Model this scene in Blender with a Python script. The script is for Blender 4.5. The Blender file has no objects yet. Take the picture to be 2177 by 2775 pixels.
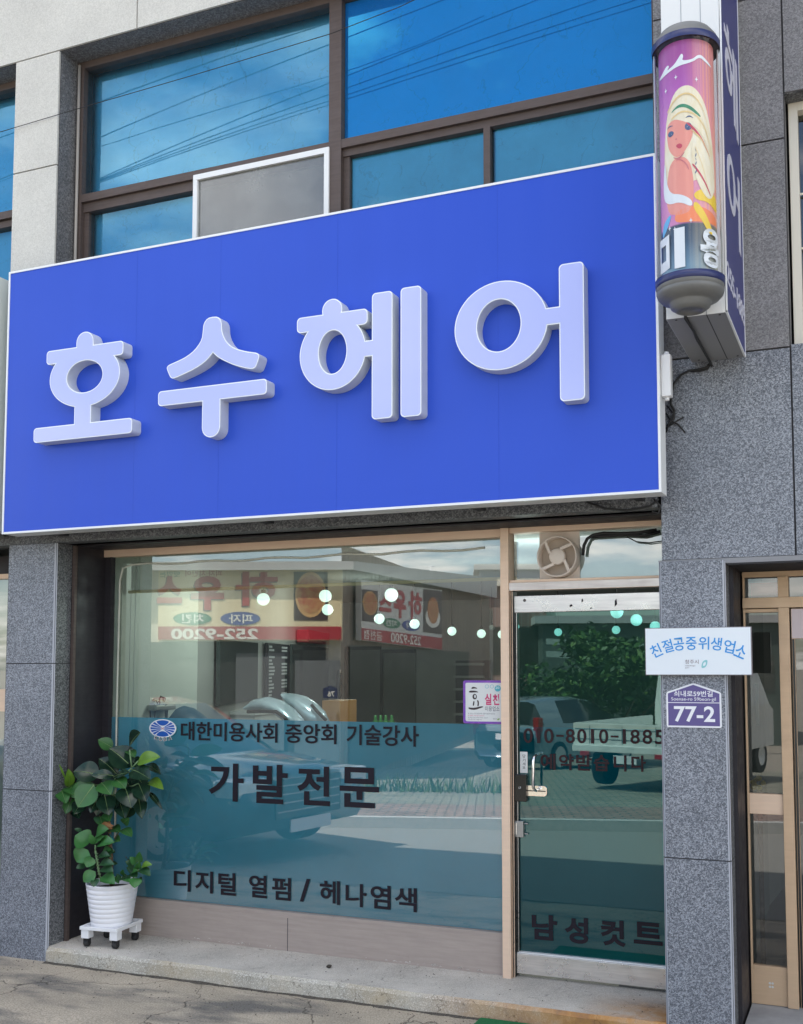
import bpy, bmesh, math, random
from mathutils import Vector, Matrix, geometry
random.seed(7)
SC = bpy.context.scene
COL = SC.collection
V = Vector

# ------------------------------------------------------------------ camera (solved from the photograph's vanishing points)
F, PX, PY = 2796.07, 1256.58, 1602.67
CAM = V((0, -4.62, 1.65))
R0 = V((0.93048609, 0.36630829, -0.00372449))      # camera right
R1 = V((-0.02901916, 0.0635709, -0.99755533))      # camera down
R2 = V((-0.36517602, 0.92831944, 0.0697818))       # camera forward
G = 0.43                                            # plane of the shop glass

def ray(u, v):
    return R0 * ((u - PX) / F) + R1 * ((v - PY) / F) + R2
def at(u, v, y):                                    # point of the facade layer y seen there
    d = ray(u, v); return CAM + d * ((y - CAM.y) / d.y)
def atz(u, v, z):
    d = ray(u, v); return CAM + d * ((z - CAM.z) / d.z)
def atx(u, v, x):
    d = ray(u, v); return CAM + d * ((x - CAM.x) / d.x)
def mdep(u, v, dist):                               # where a thing across the street stands, from its mirror image in the glass
    p = CAM + ray(u, v) * dist
    return V((p.x, 2 * G - p.y, p.z))
def mplane(u, v, p0, n):
    o = V((CAM.x, 2 * G - CAM.y, CAM.z)); d = ray(u, v); d = V((d.x, -d.y, d.z))
    return o + d * ((p0 - o).dot(n) / d.dot(n))

cd = bpy.data.cameras.new('camera'); cam = bpy.data.objects.new('camera', cd); COL.objects.link(cam)
m = Matrix.Identity(4)
for i, c in enumerate((R0, -R1, -R2)):
    for k in range(3): m[k][i] = c[k]
m.translation = CAM
cam.matrix_world = m
cd.sensor_fit = 'AUTO'; cd.sensor_width = 36; cd.lens = F / 2775 * 36
cd.shift_x = (2177 / 2 - PX) / 2775; cd.shift_y = (PY - 2775 / 2) / 2775
cd.clip_start = 0.05; cd.clip_end = 2000
SC.camera = cam

# ------------------------------------------------------------------ materials
def mat(name, col=(.5, .5, .5), rough=.5, metal=0, spec=.5, emit=None, es=0, coat=0, trans=0):
    M = bpy.data.materials.new(name); M.use_nodes = True
    b = M.node_tree.nodes['Principled BSDF']
    b.inputs['Base Color'].default_value = (*col, 1); b.inputs['Roughness'].default_value = rough
    b.inputs['Metallic'].default_value = metal; b.inputs['Specular IOR Level'].default_value = spec
    b.inputs['Coat Weight'].default_value = coat
    if trans: b.inputs['Transmission Weight'].default_value = trans
    if emit: b.inputs['Emission Color'].default_value = (*emit, 1); b.inputs['Emission Strength'].default_value = es
    return M
class NT:
    def __init__(s, M): s.t = M.node_tree; s.n = s.t.nodes; s.b = s.n.get('Principled BSDF')
    def new(s, ty, **k):
        x = s.n.new(ty)
        for a, v in k.items():
            if a.startswith('_'): setattr(x, a[1:], v)
            else: x.inputs[a.replace('__', ' ')].default_value = v
        return x
    def lk(s, a, b): s.t.links.new(a, b)
    def pos(s, scale=(1, 1, 1), loc=(0, 0, 0)):
        g = s.new('ShaderNodeNewGeometry'); mp = s.new('ShaderNodeMapping')
        mp.inputs['Scale'].default_value = scale; mp.inputs['Location'].default_value = loc
        s.lk(g.outputs['Position'], mp.inputs['Vector']); return mp.outputs[0]
    def noise(s, vec, scale, detail=4, rough=.55):
        x = s.new('ShaderNodeTexNoise', Scale=scale, Detail=detail, Roughness=rough); s.lk(vec, x.inputs['Vector']); return x.outputs['Fac']
    def ramp(s, fac, stops, interp='LINEAR'):
        r = s.new('ShaderNodeValToRGB'); r.color_ramp.interpolation = interp; e = r.color_ramp.elements
        while len(e) < len(stops): e.new(.5)
        for q, (p, c) in zip(e, stops): q.position = p; q.color = (*c, 1) if len(c) == 3 else c
        s.lk(fac, r.inputs[0]); return r.outputs[0]
    def mix(s, fac, a, b, mode='MIX'):
        x = s.new('ShaderNodeMix', _data_type='RGBA', _blend_type=mode)
        for sock, v in ((x.inputs[0], fac), (x.inputs[6], a), (x.inputs[7], b)):
            if isinstance(v, (int, float)): sock.default_value = v
            elif isinstance(v, tuple): sock.default_value = (*v, 1)
            else: s.lk(v, sock)
        return x.outputs[2]
    def math(s, op, a, b=0):
        x = s.new('ShaderNodeMath', _operation=op)
        for i, v in enumerate((a, b)):
            if isinstance(v, (int, float)): x.inputs[i].default_value = v
            else: s.lk(v, x.inputs[i])
        return x.outputs[0]
    def bump(s, h, strength=.3, dist=.01):
        x = s.new('ShaderNodeBump', Strength=strength, Distance=dist); s.lk(h, x.inputs['Height']); s.lk(x.outputs[0], s.b.inputs['Normal'])
    def col(s, c): s.lk(c, s.b.inputs['Base Color'])

def granite(name, dark, mid, light, grain=1.0, rough=.45, bump=.12, blotch=.18):
    M = mat(name, mid, rough); t = NT(M); p = t.pos()
    n3 = t.noise(p, 2.2, 4, .6)
    wob_ = t.new('ShaderNodeTexNoise', Scale=240 * grain, Detail=2); t.lk(p, wob_.inputs['Vector']); sc_ = t.new('ShaderNodeVectorMath', _operation='SCALE'); sc_.inputs['Scale'].default_value = .006 / grain; t.lk(wob_.outputs['Color'], sc_.inputs[0])
    ad_ = t.new('ShaderNodeVectorMath', _operation='ADD'); t.lk(p, ad_.inputs[0]); t.lk(sc_.outputs[0], ad_.inputs[1])
    def grains(k):
        v = t.new('ShaderNodeTexVoronoi', Scale=k); t.lk(ad_.outputs[0], v.inputs['Vector']); q = t.new('ShaderNodeSeparateColor'); t.lk(v.outputs['Color'], q.inputs[0]); return q.outputs[0]
    f = t.math('ADD', t.math('MULTIPLY', grains(150 * grain), .55), t.math('MULTIPLY', grains(360 * grain), .45)); n2 = f
    c = t.ramp(f, [(.16, dark), (.50, mid), (.86, light)])
    big = t.ramp(n3, [(.3, (1 - blotch,) * 3), (.7, (1 + blotch * .4,) * 3)])
    t.col(t.mix(1.0, c, big, 'MULTIPLY')); t.bump(f, bump, .004)
    return M
M_gran_lo = granite('speckled granite', (.06, .066, .082), (.172, .188, .225), (.40, .42, .465), 1.35, .42, .15)
M_gran_dk = granite('dark granite', (.035, .037, .042), (.11, .115, .125), (.26, .27, .28), .9, .5)
M_gran_up = granite('grey granite cladding', (.135, .132, .138), (.215, .21, .218), (.32, .312, .318), 1.1, .6, .3)
M_gran_be = granite('pale granite cladding', (.52, .505, .47), (.60, .585, .545), (.66, .645, .605), 1.1, .7, .25, .1)
M_gran_rev = granite('reveal granite', (.08, .08, .084), (.145, .145, .152), (.26, .26, .27), .8, .6, .25)
M_edge = mat('pale stone edge', (.42, .44, .5), .4)  # chamfer strips drawn paler than the faces beside them
M_joint = mat('mortar joint', (.055, .054, .06), .9)
M_joint_lt = mat('pale joint', (.34, .36, .40), .8)

def anod(name, col, rough=.38, metal=.55, streak=.12):
    M = mat(name, col, rough, metal); t = NT(M); n = t.noise(t.pos((2, 2, 26)), 3, 5, .6); n2 = t.noise(t.pos(), 14, 5, .65)
    c = t.ramp(n, [(.3, tuple(x * (1 - streak) for x in col)), (.7, tuple(min(1, x * (1 + streak)) for x in col))])
    c = t.mix(t.ramp(n2, [(.62, (0, 0, 0)), (.85, (.22, .22, .22))]), c, tuple(x * .62 for x in col)); t.col(c)
    t.lk(t.ramp(n2, [(.3, (rough,) * 3), (.8, (rough + .25,) * 3)]), t.b.inputs['Roughness'])
    return M
M_copper = anod('copper anodised aluminium', (.82, .61, .46), .42, .35, .035)
M_tan = anod('tan anodised aluminium', (.62, .435, .285), .42, .35, .035)
M_panel = anod('pink brown sill panel', (.40, .335, .30), .5, .25, .08)
M_steel = anod('dull pressed steel', (.62, .56, .52), .33, .8)
M_brush = anod('dented steel header', (.72, .68, .65), .22, .85)
M_brown = anod('brown aluminium', (.105, .078, .07), .5, .3)
M_bronze = anod('dark bronze lining', (.030, .027, .033), .45, .3)
M_white_al = mat('white aluminium', (.78, .79, .8), .4)
M_cream_al = mat('cream aluminium', (.74, .69, .6), .45)
M_chrome = mat('chrome', (.85, .85, .86), .12, 1)
M_black = mat('black plastic', (.012, .012, .014), .3)
M_rubber = mat('black rubber', (.015, .015, .016), .65)
M_white_pl = mat('white plastic', (.80, .80, .82), .38)
M_ink = mat('dark brown vinyl', (.018, .015, .022), .5, 0, .15)
M_cable = mat('black cable', (.015, .015, .016), .6)
M_nearblack = mat('near black finish', (.03, .03, .034), .8)  # single near-black tone for soffits, brackets and hidden masses

def glass(name, tint, refl, rough=0.0, glosscol=(1, 1, 1), grime=0.0, ior=1.5):
    M = bpy.data.materials.new(name); M.use_nodes = True; t = NT(M); t.n.clear()
    o = t.new('ShaderNodeOutputMaterial'); tr = t.new('ShaderNodeBsdfTransparent'); tr.inputs[0].default_value = (*tint, 1)
    gl = t.new('ShaderNodeBsdfGlossy'); gl.inputs['Roughness'].default_value = rough; gl.inputs[0].default_value = (*glosscol, 1)
    mx = t.new('ShaderNodeMixShader'); fr = t.new('ShaderNodeFresnel', IOR=ior)
    f = t.math('MINIMUM', t.math('ADD', fr.outputs[0], refl), 1.0)
    t.lk(f, mx.inputs[0]); t.lk(tr.outputs[0], mx.inputs[1]); t.lk(gl.outputs[0], mx.inputs[2])
    out = mx.outputs[0]
    if grime:
        df = t.new('ShaderNodeBsdfDiffuse'); df.inputs[0].default_value = (.5, .52, .5, 1); m2 = t.new('ShaderNodeMixShader')
        n = t.noise(t.pos(), 5, 6, .65)
        t.lk(t.ramp(n, [(.4, (grime * .4,) * 3), (.75, (grime,) * 3)]), m2.inputs[0]); t.lk(out, m2.inputs[1]); t.lk(df.outputs[0], m2.inputs[2]); out = m2.outputs[0]
    t.lk(out, o.inputs[0]); return M
M_glass = glass('shop glass', (.80, .90, .86), .175, grime=.03)
M_glass_door = glass('green tinted glass', (.18, .46, .46), .08, glosscol=(.66, .98, .95), grime=.0)
M_glass_up = glass('upper glass', (.88, .95, .98), .10, glosscol=(.42, .80, 1.0), grime=.015)
M_glass_blue = glass('blue mirror film glass', (.72, .88, 1.0), .20, glosscol=(.12, .74, 1.0), grime=.015)
M_glass_dark = glass('smoked glass', (.45, .52, .5), .08, grime=.02)
def film(name, col, tl):
    M = bpy.data.materials.new(name); M.use_nodes = True; t = NT(M); t.n.clear()
    o = t.new('ShaderNodeOutputMaterial'); a = t.new('ShaderNodeBsdfDiffuse'); b = t.new('ShaderNodeBsdfTranslucent'); mx = t.new('ShaderNodeMixShader')
    n = t.noise(t.pos(), 1.6, 5, .6)
    c = t.ramp(n, [(.3, tuple(x * .9 for x in col)), (.7, tuple(x * 1.08 for x in col))])
    t.lk(c, a.inputs[0]); t.lk(c, b.inputs[0]); mx.inputs[0].default_value = tl
    t.lk(a.outputs[0], mx.inputs[1]); t.lk(b.outputs[0], mx.inputs[2]); t.lk(mx.outputs[0], o.inputs[0]); return M
M_film = film('frosted film', (.13, .52, .80), .25)
M_film_door = film('frosted door film', (.025, .34, .48), .2)

def bluefilm(name, col, amp, wav=0.0):
    M = mat(name, col, .35); t = NT(M); n = t.noise(t.pos(), 3.2, 6, .65)
    c = t.ramp(n, [(.3, tuple(x * (1 - amp) for x in col)), (.72, tuple(min(1, x * (1 + amp)) for x in col))])
    vo = t.new('ShaderNodeTexVoronoi', Scale=3.0, _feature='DISTANCE_TO_EDGE'); dn = t.noise(t.pos(), 4, 4)
    mp = t.pos((1, 1, .45)); w = t.new('ShaderNodeVectorMath', _operation='ADD'); t.lk(mp, w.inputs[0]); t.lk(dn, w.inputs[1]); t.lk(w.outputs[0], vo.inputs['Vector'])
    if wav:
        wv = t.new('ShaderNodeTexWave', Scale=wav, Distortion=.5, _bands_direction='Z'); t.lk(t.pos(), wv.inputs['Vector'])
        t.bump(wv.outputs['Fac'], .6, .03)
    crack = t.ramp(vo.outputs['Distance'], [(.0, (.72, .72, .72)), (.012, (1, 1, 1))])
    t.col(t.mix(1.0, c, crack, 'MULTIPLY')); return M
M_blue_l = bluefilm('pale blue blind', (.08, .50, .92), .08, 1.15)
M_blue_r = bluefilm('saturated blue film', (.004, .33, .95), .08)
M_blue_s = bluefilm('teal blue film', (.065, .40, .64), .15)
M_blue_c = bluefilm('bright blue film', (.07, .42, .76), .10)
M_screen = mat('insect screen mesh', (.15, .14, .135), .8)

def concrete(name, base, stain=(.10, .10, .10), scale=1.0, tan=(.42, .36, .28)):
    M = mat(name, base, .85); t = NT(M); p = t.pos()
    n = t.noise(p, 3.2 * scale, 8, .65); f = t.noise(p, 120, 3, .7); s = t.noise(t.pos((.75, 2.3, 1), (3.1, .4, 0)), 1.5, 6, .62); h = t.noise(t.pos((1, 1.6, 1), (9, 2, 0)), 2.0, 4, .6)
    c = t.ramp(n, [(.25, tuple(x * .72 for x in base)), (.75, tuple(x * 1.18 for x in base))])
    c = t.mix(t.ramp(h, [(.5, (0, 0, 0)), (.75, (.55, .55, .55))]), c, tan)
    c = t.mix(t.ramp(s, [(.50, (0, 0, 0)), (.64, (.8, .8, .8))]), c, stain)
    c = t.mix(.55, c, t.ramp(f, [(.3, (.12, .12, .12)), (.7, (.9, .9, .9))]), 'OVERLAY')
    w = t.new('ShaderNodeVectorMath', _operation='ADD'); sc = t.new('ShaderNodeVectorMath', _operation='SCALE'); sc.inputs['Scale'].default_value = .55
    nz = t.new('ShaderNodeTexNoise', Scale=3.0, Detail=6); t.lk(p, nz.inputs['Vector']); t.lk(nz.outputs['Color'], sc.inputs[0]); t.lk(p, w.inputs[0]); t.lk(sc.outputs[0], w.inputs[1])
    vo = t.new('ShaderNodeTexVoronoi', Scale=1.15, _feature='DISTANCE_TO_EDGE'); t.lk(w.outputs[0], vo.inputs['Vector'])
    cr = t.ramp(vo.outputs['Distance'], [(.0, (.18, .17, .16)), (.006, (1, 1, 1))])
    t.col(t.mix(1.0, c, cr, 'MULTIPLY'))
    hh = t.math('ADD', t.math('MULTIPLY', f, .5), n); hh = t.math('ADD', hh, t.math('MULTIPLY', t.ramp(vo.outputs['Distance'], [(0, (0, 0, 0)), (.01, (1, 1, 1))]), .7)); t.bump(hh, .5, .012)
    return M
M_conc = concrete('cracked concrete', (.45, .385, .30))
def terrazzo(name, front):
    M = mat(name, (.5, .48, .45), .7); t = NT(M); p = t.pos()
    v = t.new('ShaderNodeTexVoronoi', Scale=95 if front else 150); t.lk(p, v.inputs['Vector'])
    n = t.noise(p, 3.5, 7, .62); f = t.noise(p, 260, 2, .6)
    base = (.46, .43, .37) if front else (.60, .555, .495)
    c = t.ramp(n, [(.3, tuple(x * .78 for x in base)), (.72, tuple(x * 1.15 for x in base))])
    c = t.mix(t.ramp(v.outputs['Distance'], [(.18, (.85,) * 3 if front else (.4,) * 3), (.42, (0, 0, 0))]), c, (.66, .64, .58))
    c = t.mix(.6, c, t.ramp(f, [(.32, (.2, .2, .2)), (.68, (.8, .8, .8))]), 'OVERLAY')
    g = t.new('ShaderNodeNewGeometry'); sx = t.new('ShaderNodeSeparateXYZ'); t.lk(g.outputs['Position'], sx.inputs[0])
    rn = t.noise(t.pos((1, 1, 1), (2, 5, 0)), 6, 6, .65)
    # rust that has run off the iron drain cover at the right-hand end of the step
    mr = t.new('ShaderNodeMapRange'); mr.inputs['From Min'].default_value = -2.1 if front else -1.30; mr.inputs['From Max'].default_value = -1.3 if front else -1.0; t.lk(sx.outputs[0], mr.inputs[0])
    k = t.math('MULTIPLY', mr.outputs[0], t.ramp(rn, [(.25, (.25,) * 3), (.55, (.95,) * 3)]))
    if not front:
        my = t.new('ShaderNodeMapRange'); my.inputs['From Min'].default_value = .34; my.inputs['From Max'].default_value = .12; t.lk(sx.outputs[1], my.inputs[0]); k = t.math('MULTIPLY', k, my.outputs[0])
    else:
        tn = t.ramp(t.noise(p, 2.1, 4, .6), [(.45, (0, 0, 0)), (.65, (.55,) * 3)]); c = t.mix(tn, c, (.46, .36, .22))
    c = t.mix(k, c, t.ramp(rn, [(.3, (.36, .17, .05)), (.5, (.46, .21, .045)), (.62, (.30, .14, .05)), (.78, (.13, .07, .045))]))
    w = t.new('ShaderNodeVectorMath', _operation='ADD'); nz = t.new('ShaderNodeTexNoise', Scale=4.0, Detail=5); t.lk(p, nz.inputs['Vector']); t.lk(p, w.inputs[0]); t.lk(nz.outputs['Color'], w.inputs[1])
    vo = t.new('ShaderNodeTexVoronoi', Scale=2.2, _feature='DISTANCE_TO_EDGE'); t.lk(w.outputs[0], vo.inputs['Vector'])
    c = t.mix(1.0, c, t.ramp(vo.outputs['Distance'], [(0, (.42, .4, .38)), (.008, (1, 1, 1))]), 'MULTIPLY')
    t.col(c); t.bump(t.math('ADD', f, n), .45, .006); return M
M_step_top, M_step_front = terrazzo('worn step top', False), terrazzo('pebbled step face', True)

def noisy(name, a, b, scale=8, rough=.7, bump=0, metal=0, stretch=(1, 1, 1), detail=5):
    M = mat(name, a, rough, metal); t = NT(M); n = t.noise(t.pos(stretch), scale, detail, .62)
    t.col(t.ramp(n, [(.3, a), (.7, b)]))
    if bump: t.bump(n, bump, .01)
    return M
M_asphalt = noisy('asphalt', (.20, .195, .18), (.30, .29, .265), 60, .9, .4)
M_soil_gr = noisy('sandy lot', (.22, .20, .16), (.34, .31, .26), 6, .95, .4)

# ------------------------------------------------------------------ mesh builder and scene helpers
class MB:
    def __init__(s): s.v = []; s.f = []; s.mi = []; s.mats = []; s.sm = []
    def m(s, M):
        if M not in s.mats: s.mats.append(M)
        return s.mats.index(M)
    def add(s, vs, fs, M, smooth=False):
        o = len(s.v); k = s.m(M); s.v += [V(p) for p in vs]
        for f in fs: s.f.append([o + i for i in f]); s.mi.append(k); s.sm.append(smooth)
    def quad(s, a, b, c, d, M): s.add([a, b, c, d], [(0, 1, 2, 3)], M)
    def box(s, x0, x1, y0, y1, z0, z1, M):
        s.add([(x0, y0, z0), (x1, y0, z0), (x1, y1, z0), (x0, y1, z0), (x0, y0, z1), (x1, y0, z1), (x1, y1, z1), (x0, y1, z1)],
              [(0, 3, 2, 1), (4, 5, 6, 7), (0, 1, 5, 4), (1, 2, 6, 5), (2, 3, 7, 6), (3, 0, 4, 7)], M)
    def obox(s, c, ax, ay, az, sx, sy, sz, M):      # oriented box: centre, axes, half sizes
        vs = [c + ax * (sx * i) + ay * (sy * j) + az * (sz * k) for k in (-1, 1) for (i, j) in ((-1, -1), (1, -1), (1, 1), (-1, 1))]
        s.add(vs, [(0, 3, 2, 1), (4, 5, 6, 7), (0, 1, 5, 4), (1, 2, 6, 5), (2, 3, 7, 6), (3, 0, 4, 7)], M)
    def tube(s, pts, r, M, n=8, smooth=True, caps=True):
        pts = [V(p) for p in pts]; rs = r if isinstance(r, (list, tuple)) else [r] * len(pts)
        vs = []; prev = None
        for i, p in enumerate(pts):
            t = (pts[min(i + 1, len(pts) - 1)] - pts[max(i - 1, 0)]).normalized()
            a = prev if prev is not None else (V((0, 0, 1)) if abs(t.z) < .9 else V((1, 0, 0)))
            b = t.cross(a).normalized(); a = b.cross(t).normalized(); prev = a
            for k in range(n):
                w = 2 * math.pi * k / n; vs.append(p + (a * math.cos(w) + b * math.sin(w)) * rs[i])
        fs = [(i * n + k, i * n + (k + 1) % n, (i + 1) * n + (k + 1) % n, (i + 1) * n + k) for i in range(len(pts) - 1) for k in range(n)]
        if caps: fs += [tuple(range(n))[::-1], tuple((len(pts) - 1) * n + k for k in range(n))]
        s.add(vs, fs, M, smooth)
    def lathe(s, c, prof, M, n=32, axis='Z', smooth=True, a0=0, a1=2 * math.pi):
        c = V(c); vs = []; full = abs(a1 - a0 - 2 * math.pi) < 1e-6; N = n if full else n + 1
        for (r, h) in prof:
            for k in range(N):
                w = a0 + (a1 - a0) * k / n
                if axis == 'Z': vs.append(c + V((r * math.cos(w), r * math.sin(w), h)))
                elif axis == 'Y': vs.append(c + V((r * math.cos(w), h, r * math.sin(w))))
                else: vs.append(c + V((h, r * math.cos(w), r * math.sin(w))))
        fs = []
        for i in range(len(prof) - 1):
            for k in range(n):
                q = (k + 1) % N if full else k + 1
                fs.append((i * N + k, i * N + q, (i + 1) * N + q, (i + 1) * N + k))
        s.add(vs, fs, M, smooth)
    def sphere(s, c, r, M, n=20, squash=1):
        k = max(6, n // 2); s.lathe(c, [(max(1e-4, r * math.sin(math.pi * i / k)), -r * squash * math.cos(math.pi * i / k)) for i in range(k + 1)], M, n)
    def build(s, name, parent=None, bevel=0, seg=2, angle=None):
        me = bpy.data.meshes.new(name); me.from_pydata([tuple(p) for p in s.v], [], s.f)
        for M in s.mats: me.materials.append(M)
        for p, k, q in zip(me.polygons, s.mi, s.sm): p.material_index = k; p.use_smooth = q
        bm = bmesh.new(); bm.from_mesh(me)
        if bevel:
            bmesh.ops.remove_doubles(bm, verts=bm.verts, dist=1e-5)
            bmesh.ops.bevel(bm, geom=[e for e in bm.edges if len(e.link_faces) == 2 and e.calc_face_angle(0) > .6], offset=bevel, segments=seg, affect='EDGES', profile=.6, clamp_overlap=True)
        bm.to_mesh(me); bm.free(); me.update()
        o = bpy.data.objects.new(name, me); COL.objects.link(o)
        if parent: o.parent = parent; o.matrix_parent_inverse = Matrix.Translation(-V(parent.location)) @ Matrix.Identity(4) if parent.parent is None and parent.type == 'EMPTY' else Matrix.Identity(4)
        return o
def tag(o, label=None, cat=None, group=None, kind=None):
    if label: o['label'] = label
    if cat: o['category'] = cat
    if group: o['group'] = group
    if kind: o['kind'] = kind
    return o
def thing(name, label, cat, loc=(0, 0, 0), group=None):
    o = bpy.data.objects.new(name, None); COL.objects.link(o); o.location = loc; o.empty_display_size = .1
    return tag(o, label, cat, group)

def text_geo(body, bold=0.0, res=4):
    c = bpy.data.curves.new('lettering', 'FONT'); c.body = body; c.fill_mode = 'FRONT'; c.resolution_u = res; c.offset = bold
    o = bpy.data.objects.new('lettering', c); COL.objects.link(o)
    dg = bpy.context.evaluated_depsgraph_get(); dg.update()
    me = bpy.data.meshes.new_from_object(o.evaluated_get(dg))
    vs = [V((p.co.x, p.co.y, 0)) for p in me.vertices]; fs = [list(p.vertices) for p in me.polygons]
    bpy.data.objects.remove(o); bpy.data.curves.remove(c); bpy.data.meshes.remove(me)
    x0 = min(p.x for p in vs); x1 = max(p.x for p in vs); y0 = min(p.y for p in vs); y1 = max(p.y for p in vs)
    return [((p.x - x0) / (x1 - x0), (p.y - y0) / (y1 - y0)) for p in vs], fs, (x1 - x0) / (y1 - y0)
def extrude_flat(mb, vs2, fs, fn, M, th, side=None):
    """vs2 in (s,t); fn(s,t,d) -> point; d=0 back, d=th front"""
    n = len(vs2); top = [fn(a, b, th) for a, b in vs2]
    if th <= 0: mb.add(top, fs, M); return
    bot = [fn(a, b, 0) for a, b in vs2]
    ec = {}
    for f in fs:
        for i in range(len(f)):
            a, b = f[i], f[(i + 1) % len(f)]; ec.setdefault((min(a, b), max(a, b)), []).append((a, b))
    mb.add(top, fs, M)
    sd = [(n + a, n + b, b, a) for q in ec.values() if len(q) == 1 for (a, b) in q]
    mb.add(top + bot, [(a, b, c, d) for (a, b, c, d) in sd], side or M)
def put_text(mb, body, O, ux, uz, w, h, nrm, M, bold=.012, th=.0015, off=.001, res=4):
    vs, fs, asp = text_geo(body, bold, res)
    if w is None: w = h * asp
    ux, uz, nrm = V(ux), V(uz), V(nrm)
    extrude_flat(mb, vs, fs, lambda s, t, d: V(O) + ux * (s * w) + uz * (t * h) + nrm * (off + d), M, th)
def face_text(mb, body, u0, v0, u1, v1, y, M, ub=None, bold=.012, th=.0015, off=.0, res=4):
    """lettering on a facade layer: u0,v0 = left top, u1,v1 = right bottom (photo measures turned into metres on plane y)"""
    a = at(u0, v0, y); b = at(u1, v1, y)
    put_text(mb, body, V((a.x, y, b.z)), (1, 0, 0), (0, 0, 1), b.x - a.x, a.z - b.z, (0, -1, 0), M, bold, th, off, res)

# flat union shapes -------------------------------------------------
def rrect(x0, x1, z0, z1, r, seg=6, d=0):
    x0 += d; x1 -= d; z0 += d; z1 -= d; r = max(.001, min(r - d * .6, (x1 - x0) / 2 - 1e-5, (z1 - z0) / 2 - 1e-5)); out = []
    for cx, cz, a in ((x1 - r, z0 + r, -90), (x1 - r, z1 - r, 0), (x0 + r, z1 - r, 90), (x0 + r, z0 + r, 180)):
        for k in range(seg + 1):
            w = math.radians(a + 90 * k / seg); out.append((cx + r * math.cos(w), cz + r * math.sin(w)))
    return out
def ell(cx, cz, rx, rz, n=56, d=0):
    return [(cx + (rx - d) * math.cos(2 * math.pi * k / n), cz + (rz - d) * math.sin(2 * math.pi * k / n)) for k in range(n)]
def smooth_poly(pts, it=2):
    for _ in range(it):
        out = []
        n = len(pts)
        for i in range(n):
            p = pts[i]; q = pts[(i + 1) % n]; ph = p[2] if len(p) > 2 else 0; qh = q[2] if len(q) > 2 else 0
            out.append(p if ph else (p[0] * .75 + q[0] * .25, p[1] * .75 + q[1] * .25, 0))
            if not qh: out.append((p[0] * .25 + q[0] * .75, p[1] * .25 + q[1] * .75, 0))
        pts = out
    return [(p[0], p[1]) for p in pts]
def offset_poly(pts, d):
    n = len(pts); area = sum(pts[i][0] * pts[(i + 1) % n][1] - pts[(i + 1) % n][0] * pts[i][1] for i in range(n)); sg = 1 if area > 0 else -1; out = []
    for i in range(n):
        a, b, c = V(pts[i - 1]), V(pts[i]), V(pts[(i + 1) % n]); e1 = (b - a).normalized(); e2 = (c - b).normalized()
        n1 = V((-e1.y, e1.x)) * sg; n2 = V((-e2.y, e2.x)) * sg; w = (n1 + n2)
        w = w / max(.35, w.length_squared) * 2 if w.length > 1e-6 else n1
        out.append(tuple(b + w * d))
    return out
def inside(p, poly):
    r = False; n = len(poly)
    for i in range(n):
        a, b = poly[i], poly[(i + 1) % n]
        if (a[1] > p[1]) != (b[1] > p[1]) and p[0] < (b[0] - a[0]) * (p[1] - a[1]) / (b[1] - a[1]) + a[0]: r = not r
    return r
def union(polys, holes=()):
    vs = []; es = []
    for pl in list(polys) + list(holes):
        o = len(vs); vs += [V(p) for p in pl]; es += [(o + i, o + (i + 1) % len(pl)) for i in range(len(pl))]
    ov, oe, of, _, _, _ = geometry.delaunay_2d_cdt(vs, es, [], 0, 1e-6)
    fs = []
    for f in of:
        c = sum((ov[i] for i in f), V((0, 0))) / len(f)
        if any(inside(c, p) for p in polys) and not any(inside(c, h) for h in holes): fs.append(list(f))
    return [tuple(p) for p in ov], fs
def slab(mb, shape, y_back, y_front, M, side=None):
    vs, fs = shape; th = y_back - y_front
    extrude_flat(mb, vs, fs, lambda s, t, d: V((s, y_back - d, t)), M, th, side)

# ------------------------------------------------------------------ ground, road, far side of the street
def gz(y):
    if y > -.6: return 0.0
    return .042 * (max(y, -26) + .6)
A = math.radians(20)
E1 = V((math.cos(A), -math.sin(A), 0)); E2 = V((-math.sin(A), -math.cos(A), 0))     # along / away across the street
def sheet(name, poly_fn, M, lift, label=None, kind='structure', nx=14, ny=40):
    mb = MB(); vs = []; fs = []
    for j in range(ny + 1):
        for i in range(nx + 1):
            x, y = poly_fn(i / nx, j / ny); vs.append((x, y, gz(y) + lift))
    for j in range(ny):
        for i in range(nx): q = j * (nx + 1) + i; fs.append((q, q + 1, q + nx + 2, q + nx + 1))
    mb.add(vs, fs, M); o = mb.build(name); o['kind'] = kind
    return o
ysteps = [40, 4, .8, .0, -.3, -.6, -1, -2, -4, -6, -8, -10, -14, -18, -22, -26, -40, -90, -400]
mb = MB(); vs = []; fs = []
xs = [-400, -60, -20, -8, -4, 0, 4, 8, 20, 60, 400]
for y in ysteps:
    for x in xs: vs.append((x, y, gz(y) - .004))
n = len(xs)
for j in range(len(ysteps) - 1):
    for i in range(n - 1): q = j * n + i; fs.append((q + n, q + n + 1, q + 1, q))
mb.add(vs, fs, M_soil_gr); mb.build('ground')['kind'] = 'structure'
sheet('pavement', lambda s, t: (-14 + 28 * s, .0 - 1.7 * t), M_conc, .0)
def mground(u, v):
    d = ray(u, v); t_ = 8.0
    for _ in range(40):
        y_ = 2 * G - (CAM.y + d.y * t_); t_ += (CAM.z + d.z * t_ - gz(y_)) / max(.05, -d.z) * .7
    return mdep(u, v, t_)
KP = mground(1428, 2247); KP.z = 0                                 # a point on the kerb across the street
def strip(a, b):
    def fn(s, t):
        p0 = KP + E1 * (-24 + 48 * s) + E2 * (a + (b - a) * t); return p0.x, p0.y
    return fn
def road_fn(s, t):
    q = KP + E1 * (-24 + 48 * s); y = -1.7 + (q.y + 1.7) * t; return q.x, min(y, -1.7) if t == 0 else y
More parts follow.
